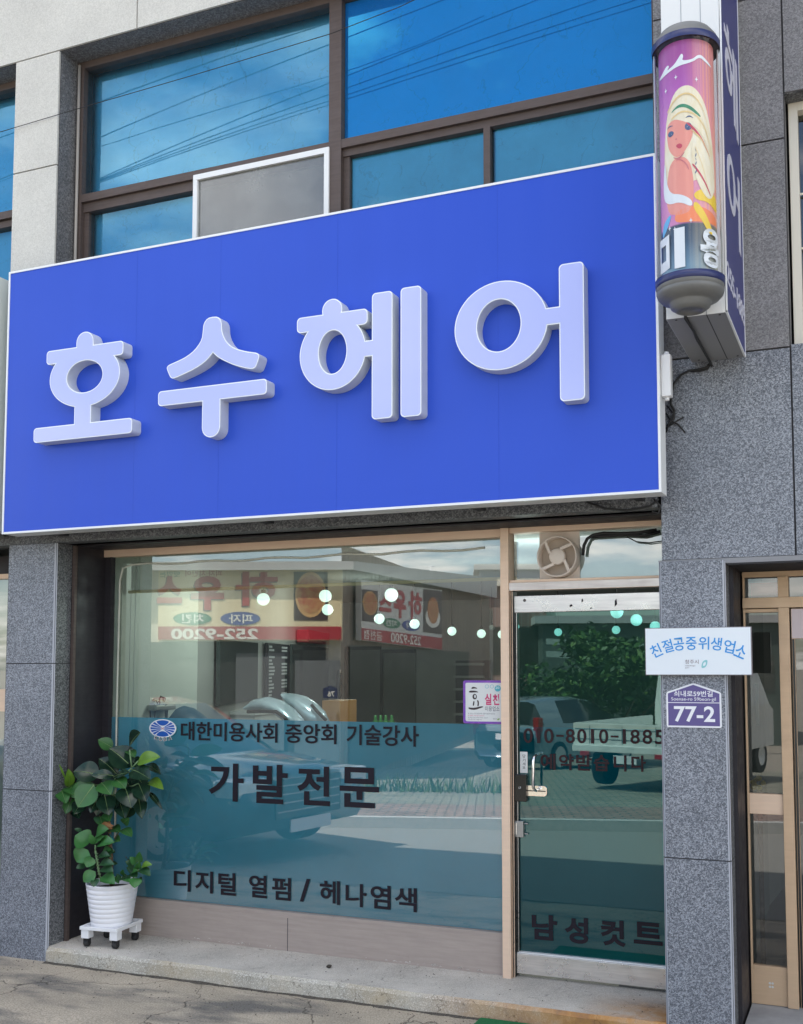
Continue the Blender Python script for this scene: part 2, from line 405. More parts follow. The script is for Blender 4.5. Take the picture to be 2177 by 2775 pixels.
sheet('road', road_fn, M_asphalt, .003)
def pavers(name, a, b):
    M = mat(name, a, .85); t = NT(M); mp = t.pos((1, 1, 1)); mp.node.inputs['Rotation'].default_value = (0, 0, A)
    br = t.new('ShaderNodeTexBrick', Scale=1.0, _offset=.5); t.lk(mp, br.inputs['Vector'])
    br.inputs['Brick Width'].default_value = .23; br.inputs['Row Height'].default_value = .115; br.inputs['Mortar Size'].default_value = .013
    br.inputs['Color1'].default_value = (*a, 1); br.inputs['Color2'].default_value = (*b, 1); br.inputs['Mortar'].default_value = (.10, .09, .08, 1)
    n = t.noise(t.pos(), 3, 5); t.col(t.mix(1.0, br.outputs['Color'], t.ramp(n, [(.3, (.75,) * 3), (.7, (1.1,) * 3)]), 'MULTIPLY')); t.bump(br.outputs['Fac'], -.4, .01); return M
sheet('sidewalk', strip(.0, 1.55), pavers('red brown pavers', (.30, .20, .165), (.36, .26, .22)), .115, ny=6)
sheet('parking_pavement', strip(1.55, 9.5), pavers('green grey pavers', (.24, .25, .19), (.31, .31, .25)), .112, ny=14)
mb = MB(); q = []
for i in range(13):
    p = KP + E1 * (-24 + 4 * i)
    q.append((p, p - E2 * .14))
for (a, b), (c, d) in zip(q, q[1:]):
    for (p0, z0), (p1, z1) in (((a, .119), (b, .119)), ((b, .119), (b, -.05))):
        pass
    A0, B0, C0, D0 = (V((p.x, p.y, gz(p.y) + .125)) for p in (a, b, c, d)); B1, D1 = B0 - V((0, 0, .2)), D0 - V((0, 0, .2)); A1, C1 = A0 - V((0, 0, .2)), C0 - V((0, 0, .2))
    K = noisy('kerb stone', (.42, .42, .40), (.52, .52, .5), 20, .8) if 'kerb stone' not in bpy.data.materials else bpy.data.materials['kerb stone']
    mb.add([A0, B0, D0, C0], [(0, 1, 2, 3)], K); mb.add([B0, B1, D1, D0], [(0, 1, 2, 3)], K); mb.add([A1, A0, C0, C1], [(0, 1, 2, 3)], K)
mb.build('kerb')['kind'] = 'structure'
# roadside weeds in front of the shop across the street (uncountable)
M_weed = noisy('weeds', (.05, .10, .02), (.11, .17, .04), 30, .7)
mb = MB()
for i in range(900):
    s = random.uniform(-1.2, 4.2); p = mdep(880, 2110, 15.2); p = V((p.x, p.y, 0)) + E1 * (s - 1.5) + E2 * random.gauss(0, .16); p.z = gz(p.y) + .11
    h = random.uniform(.08, .30); w = random.uniform(.006, .016); a = random.uniform(0, 6.28); dx = V((math.cos(a), math.sin(a), 0)) * w; ln = V((random.gauss(0, .07), random.gauss(0, .07), 0))
    mb.add([p - dx, p + dx, p + ln * .5 + V((0, 0, h * .6)) + dx * .7, p + ln + V((0, 0, h))], [(0, 1, 2), (0, 2, 3)], M_weed)
mb.build('weeds')['kind'] = 'stuff'

# ------------------------------------------------------------------ the shop building
B = thing('shop_building', 'granite clad two storey shop building with blue filmed upper windows and glazed shopfront', 'building', (-2.6, .2, 0))
XL, XR = -4.324, -.876            # bay between the lower columns
LC0, RC1 = -4.687, -.583
TOP = 7.4
def bpart(name, mb, bevel=0, label=None, parent=None):
    o = mb.build(name, parent or B, bevel)
    if label: o['label'] = label
    return o
# lower columns
def column(x0, x1, z1, lbl):
    mb = MB(); e = .012
    joints = [0.0, .94, 1.66, z1]
    if x1 > -1: joints = [0.0, .795, z1]
    mb.box(x0 + .004, x1 - .004, .006, .128, -.02, z1, M_joint)
    for a, b in zip(joints, joints[1:]):
        g = .0028
        mb.box(x0 + e, x1 - e, .0, .016, a + (g if a else -.02), b - g, M_gran_lo)
        mb.box(x0, x0 + .004, e, .127, a + (g if a else -.02), b - g, M_gran_dk); mb.box(x1 - .004, x1, e, .127, a + (g if a else -.02), b - g, M_gran_dk)
        for xa, xb in ((x0, x0 + e), (x1 - e, x1)):
            p = [V((xa, e if xa == x0 else 0, a)), V((xb, 0 if xa == x0 else e, a))]
            mb.quad(p[0] + V((0, 0, g if a else -.02)), p[1] + V((0, 0, g if a else -.02)), V((p[1].x, p[1].y, b - g)), V((p[0].x, p[0].y, b - g)), M_edge)
    return bpart('column', mb, 0, lbl)
column(LC0, XL, 2.352, 'left granite column beside the potted plant')
column(XR, RC1, 2.104, 'right granite column carrying the number plate')
# cladding above: pale granite on the left, grey granite on the right
mb = MB()
def clad(mb, x0, x1, z0, z1, M, y=0.0, g=.004):
    mb.box(x0 + g, x1 - g, y, y + .03, z0 + g, z1 - g, M)
WL, WR, WT = -4.388, -.862, 5.304
mb.box(-9, -.86, .012, .15, WT + .001, TOP, M_joint); mb.box(LC0 - .042, WL - .001, .012, .15, 2.40, WT, M_joint)
for a, b in ((-9, -7.4), (-7.4, -5.6), (-5.6, -3.826), (-3.826, -2.0), (-2.0, WR)):
    for c, d in ((WT, 6.3), (6.3, TOP)): clad(mb, a, b, c, d, M_gran_be)
for c, d in ((2.40, 3.2), (3.2, 3.9), (3.9, 4.603), (4.603, WT)): clad(mb, -4.728, WL, c, d, M_gran_be)
bpart('upper_cladding', mb, label='pale granite cladding round the upper left window')
mb = MB()
mb.box(WR + .001, -.2848, .012, .15, 2.11, TOP, M_joint); mb.box(-.2848, 3, .012, .15, 2.11, 3.03, M_joint); mb.box(-.2848, 3, .012, .15, 4.192, TOP, M_joint); mb.box(1.2, 3, .012, .15, 3.03, 4.192, M_joint)
cols = [WR, -.285, 1.2, 3.0]
for i, (a, b) in enumerate(zip(cols, cols[1:])):
    if i == 0: rows = [2.106, 3.02, 3.96, 4.635, 5.7, TOP]
    else: rows = [2.106, 3.034, None, 4.165, 5.2, TOP]
    for c, d in zip(rows, rows[1:]):
        if c is None or d is None: continue
        clad(mb, a, b, c, d, M_gran_lo if d < 3.1 else M_gran_up, -.0 if i == 0 else .002)
bpart('side_cladding', mb, label='grey granite cladding behind the projecting sign')
# bevelled lower lip of the right lintel
mb = MB(); mb.quad((XR, .0, 2.108), (3, .0, 2.108), (3, .018, 2.088), (XR, .018, 2.088), M_edge); mb.box(XR + .3, 3, .018, .5, 2.080, 2.1, M_nearblack)
bpart('lintel_edge', mb)
# upper window reveals
mb = MB()
mb.quad((WL, .012, 2.4), (WL, .16, 2.4), (WL, .16, WT), (WL, .012, WT), M_gran_rev)
mb.quad((WL, .012, WT), (WL, .16, WT), (WR, .16, WT), (WR, .012, WT), M_gran_rev)
mb.quad((WR, .012, 2.4), (WR, .16, 2.4), (WR, .16, WT), (WR, .012, WT), M_gran_rev)
mb.quad((-4.728, .012, 2.4), (-4.728, .16, 2.4), (-4.728, .16, WT), (-4.728, .012, WT), M_gran_rev)
mb.quad((-9, .012, WT), (-9, .16, WT), (-4.728, .16, WT), (-4.728, .012, WT), M_gran_rev)
bpart('window_reveal', mb)
# lintel over the shopfront
mb = MB(); mb.box(-9, XR, .0, .10, 2.352, 2.62, M_gran_dk); mb.box(-9, -.86, .10, .16, 2.352, 4.0, M_nearblack)
mb.quad((XL, .1, 2.352), (XL, .6, 2.352), (XR, .6, 2.352), (XR, .1, 2.352), M_nearblack)
mb.box(XL, XR, .16, .40, 2.345, 2.36, M_bronze)
bpart('lintel', mb, label='dark granite lintel under the blue signboard')
# dark bronze side linings of the recess
mb = MB()
mb.box(XL - .02, XL + .001, .13, .44, .08, 2.345, M_bronze); mb.box(XL, XL + .020, .130, .150, .08, 2.345, M_brown); mb.box(XL, XL + .008, .165, .18, .08, 2.345, M_bronze)
bpart('side_lining', mb); mb = MB(); mb.box(XR - .001, XR + .02, .13, .5, .0, 2.345, M_bronze)
bpart('side_lining', mb)
# doorstep
mb = MB()
sx = [XL + .01 * 0]
N = 60; top = []; fr = []
def wob(x, k): return .004 * math.sin(x * 7.3 + k) + .003 * math.sin(x * 23.1 + 2 * k)
vs = []; 
for i in range(N + 1):
    x = XL + (XR - XL) * i / N; w = wob(x, 1); ch = .018 if i == 0 else .006 + .004 * abs(math.sin(x * 11))
    vs += [(x, -.012 + w, -.02), (x, -.010 + w * .8, .074 - ch), (x, .0 + w * .8 + ch * .6, .0815), (x, .55, .083)]
for i in range(N):
    a = i * 4
    mb.add([vs[a], vs[a + 4], vs[a + 5], vs[a + 1]], [(0, 1, 2, 3)], M_step_front)
    mb.add([vs[a + 1], vs[a + 5], vs[a + 6], vs[a + 2]], [(0, 1, 2, 3)], M_step_front, True)
    mb.add([vs[a + 2], vs[a + 6], vs[a + 7], vs[a + 3]], [(0, 1, 2, 3)], M_step_top)
bpart('doorstep', mb, label='speckled concrete doorstep with a rust stained right end')
M_dirt0 = noisy('packed dirt', (.045, .04, .034), (.12, .105, .085), 40, .95, .5)
mb = MB()
for i in range(160):
    x = XL + (XR - XL) * i / 160; x2 = x + (XR - XL) / 160 * .98
    w1, w2 = (.010 + .012 * abs(math.sin(q * 9.1) * math.sin(q * 23.7 + 1)) for q in (x, x2))
    mb.add([(x, -.004, .006), (x2, -.004, .006), (x2, -.018 - w2, .0008), (x, -.018 - w1, .0008)], [(0, 1, 2, 3)], M_dirt0)
rg_ = random.Random(5)
for i in range(420):
    x = rg_.uniform(-4.9, -.9); y = -abs(rg_.gauss(0, .22)) - .02 if rg_.random() < .8 else rg_.uniform(.03, .36); z0_ = .0805 if y > 0 else 0.0; q_ = rg_.uniform(.0015, .0055)
    pts = [V((x + q_ * math.cos(k * 1.26) * rg_.uniform(.6, 1.3), y + q_ * math.sin(k * 1.26) * rg_.uniform(.6, 1.3), z0_)) for k in range(5)]; tp_ = V((x, y, z0_ + q_ * .7))
    if y > 0: pts = [p + V((0, 0, .0025)) for p in pts]; tp_.z += .0025
    mb.add(pts + [tp_], [(k, (k + 1) % 5, 5) for k in range(5)], M_dirt0)
mb.build('grit')['kind'] = 'stuff'
# drain cover at the right end of the step
mb = MB(); mb.box(-1.185, XR - .03, .43, .475, .0835, .0865, noisy('drain plate', (.10, .10, .11), (.16, .16, .17), 30, .5, 0, .6))
bpart('drain_cover', mb)
# main shop window -------------------------------------------------
GX0, GX1, GZ0, GZ1 = -4.276, -1.757, .29, 2.303
w0 = MB(); Yf = .405
w0.box(XL + .002, GX1 + .0, Yf - .012, .455, GZ1, 2.345, M_copper); w0.box(XL + .002, GX0, Yf, .455, .10, GZ1, M_bronze)
w0.box(XL, GX1 - .0, Yf - .004, .45, GZ0 - .022, GZ0, M_panel)
W = bpart('window', w0); W['label'] = 'large shop window with frosted lower half and dark lettering'
def sub(name, mb, parent, bevel=0, label=None):
    o = mb.build(name, None, bevel); o.parent = parent; o.matrix_parent_inverse = parent.matrix_world.inverted() if False else Matrix.Identity(4)
    if label: o['label'] = label
    return o
mb = MB(); mb.quad((GX0, G, GZ0), (GX1, G, GZ0), (GX1, G, GZ1), (GX0, G, GZ1), M_glass); sub('pane', mb, W)
mb = MB(); mb.quad((GX0, G + .008, GZ0), (GX1, G + .008, GZ0), (GX1, G + .008, 1.335), (GX0, G + .008, 1.337), M_film); sub('frosted_film', mb, W)
# rubber gasket and inner cream jamb
mb = MB(); M_jamb = noisy('old cream paint', (.50, .52, .44), (.62, .62, .54), 12, .7)
mb.box(GX0, GX0 + .055, G + .012, G + .05, GZ0, GZ1, M_jamb); mb.box(GX0 + .055, GX1, G + .012, G + .06, GZ1 - .035, GZ1, M_jamb)
mb.tube([(GX0 + .05, G - .004, .6), (GX0 + .045, G - .004, 1.4), (GX0 + .05, G - .004, 2.16), (GX0 + .07, G - .004, 2.235), (GX0 + .13, G - .004, 2.252)] + [(GX0 + .13 + k * .12, G - .004, 2.252 + .006 * math.sin(k * 1.7)) for k in range(1, 20)], .006, M_jamb, 6)
sub('gasket', mb, W)
# lettering on the glass
YT = G - .0035
lt = MB()
face_text(lt, '대한미용사회', 491, 1955, 752, 2013, YT, M_ink, bold=.018)
sub('lettering', lt, W); lt = MB(); face_text(lt, '중앙회', 774, 1960.5, 912, 2017, YT, M_ink, bold=.018)
sub('lettering', lt, W); lt = MB(); face_text(lt, '기술강사', 940, 1963, 1135.5, 2024, YT, M_ink, bold=.018)
sub('lettering', lt, W); lt = MB()
z = lambda x, o=430, s=2.218: o + x / s
for ch, x0, x1, y0, y1 in (('가', 305, 510, 148, 385), ('발', 568, 775, 155, 400), ('전', 835, 1030, 166, 410), ('문', 1090, 1325, 172, 425)):
    face_text(lt, ch, z(x0), 2000 + y0 / 2.218, z(x1), 2000 + y1 / 2.218, YT, M_ink, bold=.024)
sub('lettering', lt, W); lt = MB()
for ch, x0, x1, y0, y1 in (('디', 93, 192, 787, 925), ('지', 222, 326, 795, 936), ('털', 360, 465, 805, 950), ('열', 545, 652, 820, 965), ('펌', 683, 795, 833, 980), ('/', 850, 912, 843, 988), ('헤', 970, 1090, 852, 1005), ('나', 1125, 1250, 870, 1020), ('염', 1275, 1395, 880, 1033), ('색', 1420, 1553, 893, 1048)):
    face_text(lt, ch, z(x0), 2000 + y0 / 2.218, z(x1), 2000 + y1 / 2.218, YT, M_ink, bold=.02)
sub('lettering', lt, W)
# association emblem
e = MB(); M_eb = mat('emblem blue', (.01, .10, .45), .4); M_ew = mat('emblem white', (.8, .82, .84), .4)
c = at(441.5, 1974, YT); a = at(405, 1974, YT); b = at(478, 1974, YT); rx = (b.x - a.x) / 2; rz = at(441, 1949, YT).z - c.z
def ev(s, t, d): return V((c.x + rx * s, YT - d, c.z + rz * t))
extrude_flat(e, *union([ell(0, 0, 1, 1)]), ev, M_ew, .0012)
def eq(dd): return lambda s, t, d: ev(s, t, d + dd)
half = []
for sg in (1, -1):
    bowl = [p for p in ell(0, sg * .98, .52, .74, 60) if p[0] ** 2 + p[1] ** 2 < .88 ** 2]
    arc = [(.88 * math.cos(w), sg * .88 * math.sin(w)) for w in [math.radians(62 + 56 * k / 16) for k in range(17)]]
    vs_, fs_ = union([ell(0, 0, .9, .9)], []); 
    lens = union([ell(0, sg * 1.02, .5, .72)], [])
    pts = [(p[0], p[1]) for p in lens[0]]
    keep = [f for f in lens[1] if all(pts[i][0] ** 2 + pts[i][1] ** 2 < .92 ** 2 for i in f)]
    # blue bowl clipped by the disc
    poly = []
    for k in range(25):
        w = math.radians(180 + 180 * k / 24); x, y = .5 * math.cos(w), 1.02 + .72 * math.sin(w)
        if x * x + y * y <= .89 ** 2: poly.append((x, sg * y))
    aa = math.atan2(abs(poly[-1][1]), poly[-1][0]); bb = math.atan2(abs(poly[0][1]), poly[0][0])
    for k in range(1, 12):
        w = aa + (bb - aa) * k / 12; poly.append((.89 * math.cos(w), sg * .89 * math.sin(w)))
    extrude_flat(e, *union([poly]), eq(.0012), M_eb, .0004)
for sx_ in (1, -1):
    for k in range(5):
        a0 = math.radians(-50 + 21 * k); a1 = a0 + math.radians(15)
        poly = [(sx_ * .10, .06 * (k - 2) + .02), (sx_ * .10, .06 * (k - 2) - .02)]
        for q in range(7):
            w = a0 + (a1 - a0) * q / 6; poly.append((sx_ * .90 * math.cos(w), .90 * math.sin(w) ))
        extrude_flat(e, *union([poly]), eq(.0013), M_eb, .0004)
extrude_flat(e, *union([rrect(-.12, .12, -.2, .2, .02)]), eq(.0018), M_ew, .0003)
extrude_flat(e, *union([rrect(-.08, -.04, -.15, .15, .01), rrect(.04, .08, -.15, .15, .01), rrect(-.08, .08, -.03, .03, .01)]), eq(.0022), mat('emblem red', (.45, .12, .2), .5), .0003)
for ch, uu, vv, rot in (('K', 424, 1999, -.25), ('O', 436, 2002.5, -.08), ('B', 448, 2002.5, .08), ('A', 461, 2000, .25)):
    p = at(uu, vv, YT); ux = V((math.cos(rot), 0, math.sin(rot))); uz = V((-math.sin(rot), 0, math.cos(rot))); h = .020
    put_text(e, ch, p - ux * .013 - uz * .012, ux, uz, .026, .025, (0, -1, 0), M_ew, .06, .0006, .0005)
    put_text(e, ch, p - ux * .009 - uz * .010, ux, uz, .018, .020, (0, -1, 0), M_ink, .0, .0006, .0014)
sub('emblem', e, W, label='round blue and white association emblem on the glass')
# sill panel below
mb = MB(); mb.box(XL + .002, -1.76, .398, .45, .078, GZ0 - .022, M_panel)
for x in (-3.02, -2.2, -3.6): mb.box(x, x + .004, .3975, .40, .08, GZ0 - .03, M_joint) if x == -3.02 else None
M_chip = mat('flaked paint', (.66, .64, .60), .8)
for i in range(70):
    x = XL + .25 + random.random() ** .8 * 2.3
    if math.sin(x * 5.1) + random.gauss(0, .4) < .2: continue
    w, h = random.uniform(.004, .02), random.uniform(.004, .022)
    pts = [(x + w * math.cos(k * 1.05) * random.uniform(.6, 1), .088 + abs(h * math.sin(k * 1.05)) * random.uniform(.5, 1) + (0 if k % 3 else .004)) for k in range(6)]
    mb.add([(a, .3968, b) for a, b in pts], [tuple(range(6))], M_chip)
bpart('sill_panel', mb, label='pink brown metal panel below the shop window')
# door post
mb = MB(); mb.box(-1.757, -1.712, Yf - .045, .46, .08, 2.345, M_copper); mb.box(-1.712, -1.700, Yf - .02, .46, .08, 2.07, M_black)
bpart('door_post', mb, .003)
# transom light over the door
t0 = MB(); t0.box(-1.7115, XR, Yf - .03, .455, 2.318, 2.345, M_copper); t0.box(-1.7115, XR, Yf - .04, .46, 2.02, 2.062, M_steel); t0.box(-1.7115, XR, Yf - .028, .455, 2.062, 2.075, M_copper)
TW = bpart('transom_window', t0, .002)
mb = MB(); mb.quad((-1.70, G, 2.075), (XR, G, 2.075), (XR, G, 2.318), (-1.70, G, 2.318), M_glass)
sub('pane', mb, TW)
mb = MB(); M_board = noisy('pale board', (.52, .54, .54), (.62, .64, .64), 5, .6)
mb.box(-1.40, XR, G + .03, G + .045, 2.07, 2.29, M_board)
sub('backing_board', mb, TW)
# glass door
DX0, DX1 = -1.698, -.905
d0 = MB()
a = at(1392, 1612, .42); b = at(1392, 1655, .42)
DT1, DT0 = 1.995, 1.91
d0.box(DX0, XR, .405, .445, DT0, DT1, M_brush); d0.box(DX0, XR, .405, .445, .100, .198, M_brush)
d0.box(DX0, DX0 + .012, .41, .44, .2, DT0, M_black); d0.box(DX0, XR, .41, .44, .198, .205, M_white_al)
D = bpart('door', d0, .002, 'green tinted glass shop door with steel rails')
mb = MB(); mb.quad((DX0 + .01, G, .2), (XR, G, .2), (XR, G, DT0), (DX0 + .01, G, DT0), M_glass_door); sub('pane', mb, D)
zf = at(1450, 1970, G).z
mb = MB(); mb.quad((DX0 + .01, G + .006, .2), (XR, G + .006, .2), (XR, G + .006, zf), (DX0 + .01, G + .006, zf), M_film_door); sub('frosted_film', mb, D)
lt = MB(); s5 = lambda x: 1380 + x / 3.8818; t5 = lambda y: 1780 + y / 3.8818
M_ink_d = mat('brown vinyl lettering', (.035, .02, .024), .5, 0, .15)
for ch, x0, x1, y0, y1 in (('0', 152, 250, 750, 908), ('1', 278, 340, 752, 908), ('0', 368, 468, 754, 910), ('-', 496, 575, 820, 842), ('8', 595, 690, 757, 910), ('0', 715, 812, 758, 912), ('1', 845, 905, 760, 912), ('0', 945, 1042, 760, 914), ('-', 1070, 1150, 828, 850), ('1', 1180, 1240, 762, 916), ('8', 1275, 1375, 764, 918), ('8', 1402, 1505, 764, 920), ('5', 1535, 1632, 766, 922)):
    face_text(lt, ch, s5(x0) + (4 if ch == '1' else 0), t5(y0), s5(x1) - (3 if ch == '1' else 0), t5(y1), YT, M_ink_d, bold=(0 if ch in '1-' else .012))
sub('lettering', lt, D); lt = MB()
for ch, x0, x1, y0, y1 in (('예', 330, 490, 1015, 1190), ('약', 525, 680, 1020, 1195), ('받', 705, 870, 1025, 1200), ('습', 890, 1055, 1030, 1205), ('니', 1100, 1235, 1033, 1208), ('다', 1285, 1440, 1035, 1212)):
    face_text(lt, ch, s5(x0), t5(y0), s5(x1), t5(y1), YT, M_ink_d, bold=.024)
sub('lettering', lt, D); lt = MB()
s7 = lambda x: 1380 + x / 3.7956; t7 = lambda y: 2420 + y / 3.7956
for ch, x0, x1, y0, y1 in (('남', 233, 495, 213, 497), ('성', 572, 815, 240, 530), ('컷', 942, 1200, 268, 558), ('트', 1280, 1580, 290, 545)):
    face_text(lt, ch, s7(x0), t7(y0), s7(x1), t7(y1), YT, M_ink, bold=.032)
sub('lettering', lt, D)
h0 = MB(); s4 = lambda x: 1350 + x / 3.7956; t4 = lambda y: 2000 + y / 3.7956
def P4(x, y, dy=.43): return at(s4(x), t4(y), dy)
# D handle
p1, p2 = P4(380, 175, .36), P4(378, 545, .36)
hp = [V((p1.x, .43, p1.z + .0)), V((p1.x - .0, .385, p1.z)), V((p1.x - .006, .365, p1.z - .012)), V((p1.x - .008, .36, p1.z - .03)), V((p2.x - .008, .36, p2.z + .03)), V((p2.x - .006, .365, p2.z + .012)), V((p2.x, .385, p2.z)), V((p2.x, .43, p2.z))]
h0.tube(hp, .0078, M_chrome, 12)
a, b = P4(295, 485), P4(510, 600)
h0.lathe((0, 0, 0), [(0, 0)], M_chrome) if False else None
slab(h0, union([rrect(a.x - .03, b.x, b.z, a.z, .017)]), .43, .418, mat('polished plate', (.86, .80, .74), .12, .9))
mid = (a.z + b.z) / 2
slab(h0, union([rrect(a.x, b.x - .006, mid - .0025, mid + .0025, .001)]), .418, .4165, M_black)
sub('handle', h0, D, label='chrome pull handle on the glass door')
k0 = MB(); a, b = P4(172, 368, .41), P4(298, 655, .41)
k0.box(a.x, b.x, .398, .43, b.z, a.z, mat('glossy black lock', (.01, .01, .012), .12))
DL = sub('door_lock', k0, D, .004, 'black digital door lock')
q = MB(); c_ = P4(225, 512, .398); put_text(q, 'i7', V((c_.x - .006, .398, c_.z - .005)), (1, 0, 0), (0, 0, 1), .012, .010, (0, -1, 0), M_white_al, .0, .0006, .0002); 
for v_ in q.v: k0  # marking sits on the lock face
qo = sub('lock_mark', q, D)
k1 = MB(); a, b = P4(180, 845), P4(275, 1015)
k1.box(a.x, b.x, .405, .43, b.z, a.z, mat('cast zinc', (.40, .40, .40), .35, .8)); k1.box(a.x + .006, a.x + .016, .403, .406, b.z + .012, a.z - .008, M_chrome)
for zz in (880, 985):
    p = P4(270, zz, .418); k1.tube([(p.x, .418, p.z), (p.x + .02, .418, p.z)], .0035, M_chrome, 8)
sub('latch', k1, D, .002)
st = MB(); a, b = P4(228, 140), P4(306, 360); slab(st, union([rrect(a.x, b.x, b.z, a.z, .002)]), .4285, .4278, mat('white sticker', (.78, .78, .77), .5))
for ch, y0, y1 in (('당', 168, 205), ('기', 212, 245), ('세', 250, 282), ('요', 288, 315)):
    pa, pb = P4(254, y0), P4(284, y1); put_text(st, ch, V((pa.x, .4278, pb.z)), (1, 0, 0), (0, 0, 1), pb.x - pa.x, pa.z - pb.z, (0, -1, 0), M_ink, .0, .0003, .0001)
sub('pull_sticker', st, D, label='narrow white sticker above the black lock')
# door header screw and scuffs
mb = MB(); p = at(1422, 1627, .405); mb.lathe((p.x, .405, p.z), [(.0001, -.003), (.007, -.003), (.008, 0)], mat('old screw', (.12, .10, .09), .4, .7), 14, 'Y')
for u, v, w, h in ((1577, 1627, 4, 6), (1667, 1633, 6, 12), (1545, 1641, 8, 4), (1600, 1648, 6, 2)):
    sub('header_mark', mb, D); mb = MB(); p = at(u, v, .4035); mb.add([(p.x - .002, .4035, p.z - h * .0018), (p.x + w * .0018, .4035, p.z - h * .0006), (p.x + w * .0012, .4035, p.z + h * .0016), (p.x - .001, .4035, p.z + h * .0008)], [(0, 1, 2, 3)], M_ink)
sub('header_mark', mb, D)
# upper window ------------------------------------------------------
fw = MB(); Yu = .15
def bar(mb, x0, x1, z0, z1, M=M_brown, y0=Yu, y1=.23): mb.box(x0, x1, y0, y1, z0, z1, M)
bar(fw, WL, WR, 5.262, WT); bar(fw, WL, WL + .05, 2.5, 5.262); bar(fw, WR - .03, WR, 2.5, 5.262)
bar(fw, -2.65, -2.575, 2.5, 5.262, y0=Yu - .004)
bar(fw, WL + .05, -2.65, 4.425, 4.472, y0=Yu - .002); bar(fw, -2.575, WR - .03, 4.425, 4.472, y0=Yu - .002)
bar(fw, WL + .05, -2.65, 4.37, 4.425, y0=Yu + .02); bar(fw, -2.575, WR - .03, 4.385, 4.425, y0=Yu + .02)
bar(fw, WL + .05, WL + .085, 2.5, 4.37, y0=Yu + .03); bar(fw, -3.53, -3.50, 2.5, 4.37, y0=Yu + .02); bar(fw, -1.766, -1.73, 2.5, 4.385, y0=Yu + .02)
fw.tube([(WL + .025, Yu - .012, 2.5), (WL + .025, Yu - .012, 5.28)], .009, mat('grey downpipe', (.36, .33, .30), .6), 8)
bar(fw, -2.575, -2.54, 2.5, 4.385, y0=Yu + .03)
UW = bpart('window', fw, 0, 'wide upper window with brown frame and blue film')
def pane(x0, x1, z0, z1, Mb, gap, y=.185, Mg=M_glass_up, holder=UW):
    g = MB(); g.quad((x0, y, z0), (x1, y, z0), (x1, y, z1), (x0, y, z1), Mg); o = sub('pane', g, holder)
    f_ = MB(); f_.quad((x0 - .05, y + gap, z0 - .05), (x1 + .05, y + gap, z0 - .05), (x1 + .05, y + gap, z1 + .05), (x0 - .05, y + gap, z1 + .05), Mb); sub('blue_film' if Mb is not M_screen else 'insect_screen', f_, holder)
pane(WL + .05, -2.65, 4.472, 5.262, M_blue_l, .10)
pane(-2.575, WR - .03, 4.472, 5.262, M_blue_r, .006, Mg=M_glass_blue)
pane(WL + .085, -3.53, 2.6, 4.37, M_blue_c, .05, .20)
pane(-2.54, -1.766, 2.6, 4.385, M_blue_s, .012, .20)
pane(-1.73, WR - .03, 2.6, 4.385, M_blue_s, .012, .20)
# blind edge: the blue blind starts a little inside the opening
sf = MB(); x0, x1 = -3.522, -2.643; wv = .03
for a_, b_, c_, d_ in ((x0, x1, 4.408, 4.440), (x0, x0 + wv, 2.6, 4.408), (x1 - wv, x1, 2.6, 4.408)): sf.box(a_, b_, .135, .165, c_, d_, M_white_al)
SF = sub('screen_frame', sf, UW, .003, 'white sliding insect screen frame in the upper window')
g = MB(); M_mesh = glass('dusty screen glass', (.5, .5, .48), .10, .15, grime=.35)
g.quad((x0 + wv, .152, 2.6), (x1 - wv, .152, 2.6), (x1 - wv, .152, 4.408), (x0 + wv, .152, 4.408), M_mesh); sub('insect_screen', g, UW)
g = MB(); g.quad((x0 + .0, .19, 2.6), (x1, .19, 2.6), (x1, .19, 4.42), (x0, .19, 4.42), M_screen); sub('backing', g, UW)
# neighbour window far left
nw = MB(); bar(nw, -8, -4.728, 5.262, WT); bar(nw, -8, -4.74, 4.425, 4.472); bar(nw, -8, -4.74, 4.38, 4.42, y0=Yu + .02); bar(nw, -4.742, -4.728, 2.5, 5.262)
NW = bpart('window', nw, 0, 'blue filmed upper window cut by the left edge of the photo')
pane(-8, -4.742, 4.472, 5.262, M_blue_l, .09, holder=NW); pane(-8, -4.742, 2.6, 4.38, M_blue_c, .05, .20, holder=NW)
# white framed window at far right
rw = MB(); Y2 = .10
rw.box(-.275, -.235, Y2, .18, 3.045, 4.165, M_cream_al); rw.box(-.235, 1.2, Y2, .18, 4.125, 4.165, M_cream_al); rw.box(-.235, 1.2, Y2, .18, 3.045, 3.085, M_cream_al)
for zz in (3.25, 3.5, 3.75): rw.tube([(-.235, Y2 + .03, zz), (1.2, Y2 + .03, zz)], .006, M_cream_al, 6)
RW = bpart('window', rw, .004, 'cream framed window with bars beyond the projecting sign')
g = MB(); g.quad((-.235, .15, 3.085), (1.2, .15, 3.085), (1.2, .15, 4.125), (-.235, .15, 4.125), M_glass_dark); sub('pane', g, RW)
mb = MB(); mb.box(-.2845, 1.2, .012, .10, 4.165, 4.19, M_gran_dk); mb.quad((-.2845, .012, 3.03), (-.2845, .1, 3.03), (-.2845, .1, 4.165), (-.2845, .012, 4.165), M_gran_rev); mb.quad((-.28, .015, 3.033), (1.2, .015, 3.033), (1.2, .12, 3.044), (-.28, .12, 3.044), M_gran_rev)
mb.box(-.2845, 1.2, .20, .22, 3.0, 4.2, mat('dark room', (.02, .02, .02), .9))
bpart('window_reveal', mb)
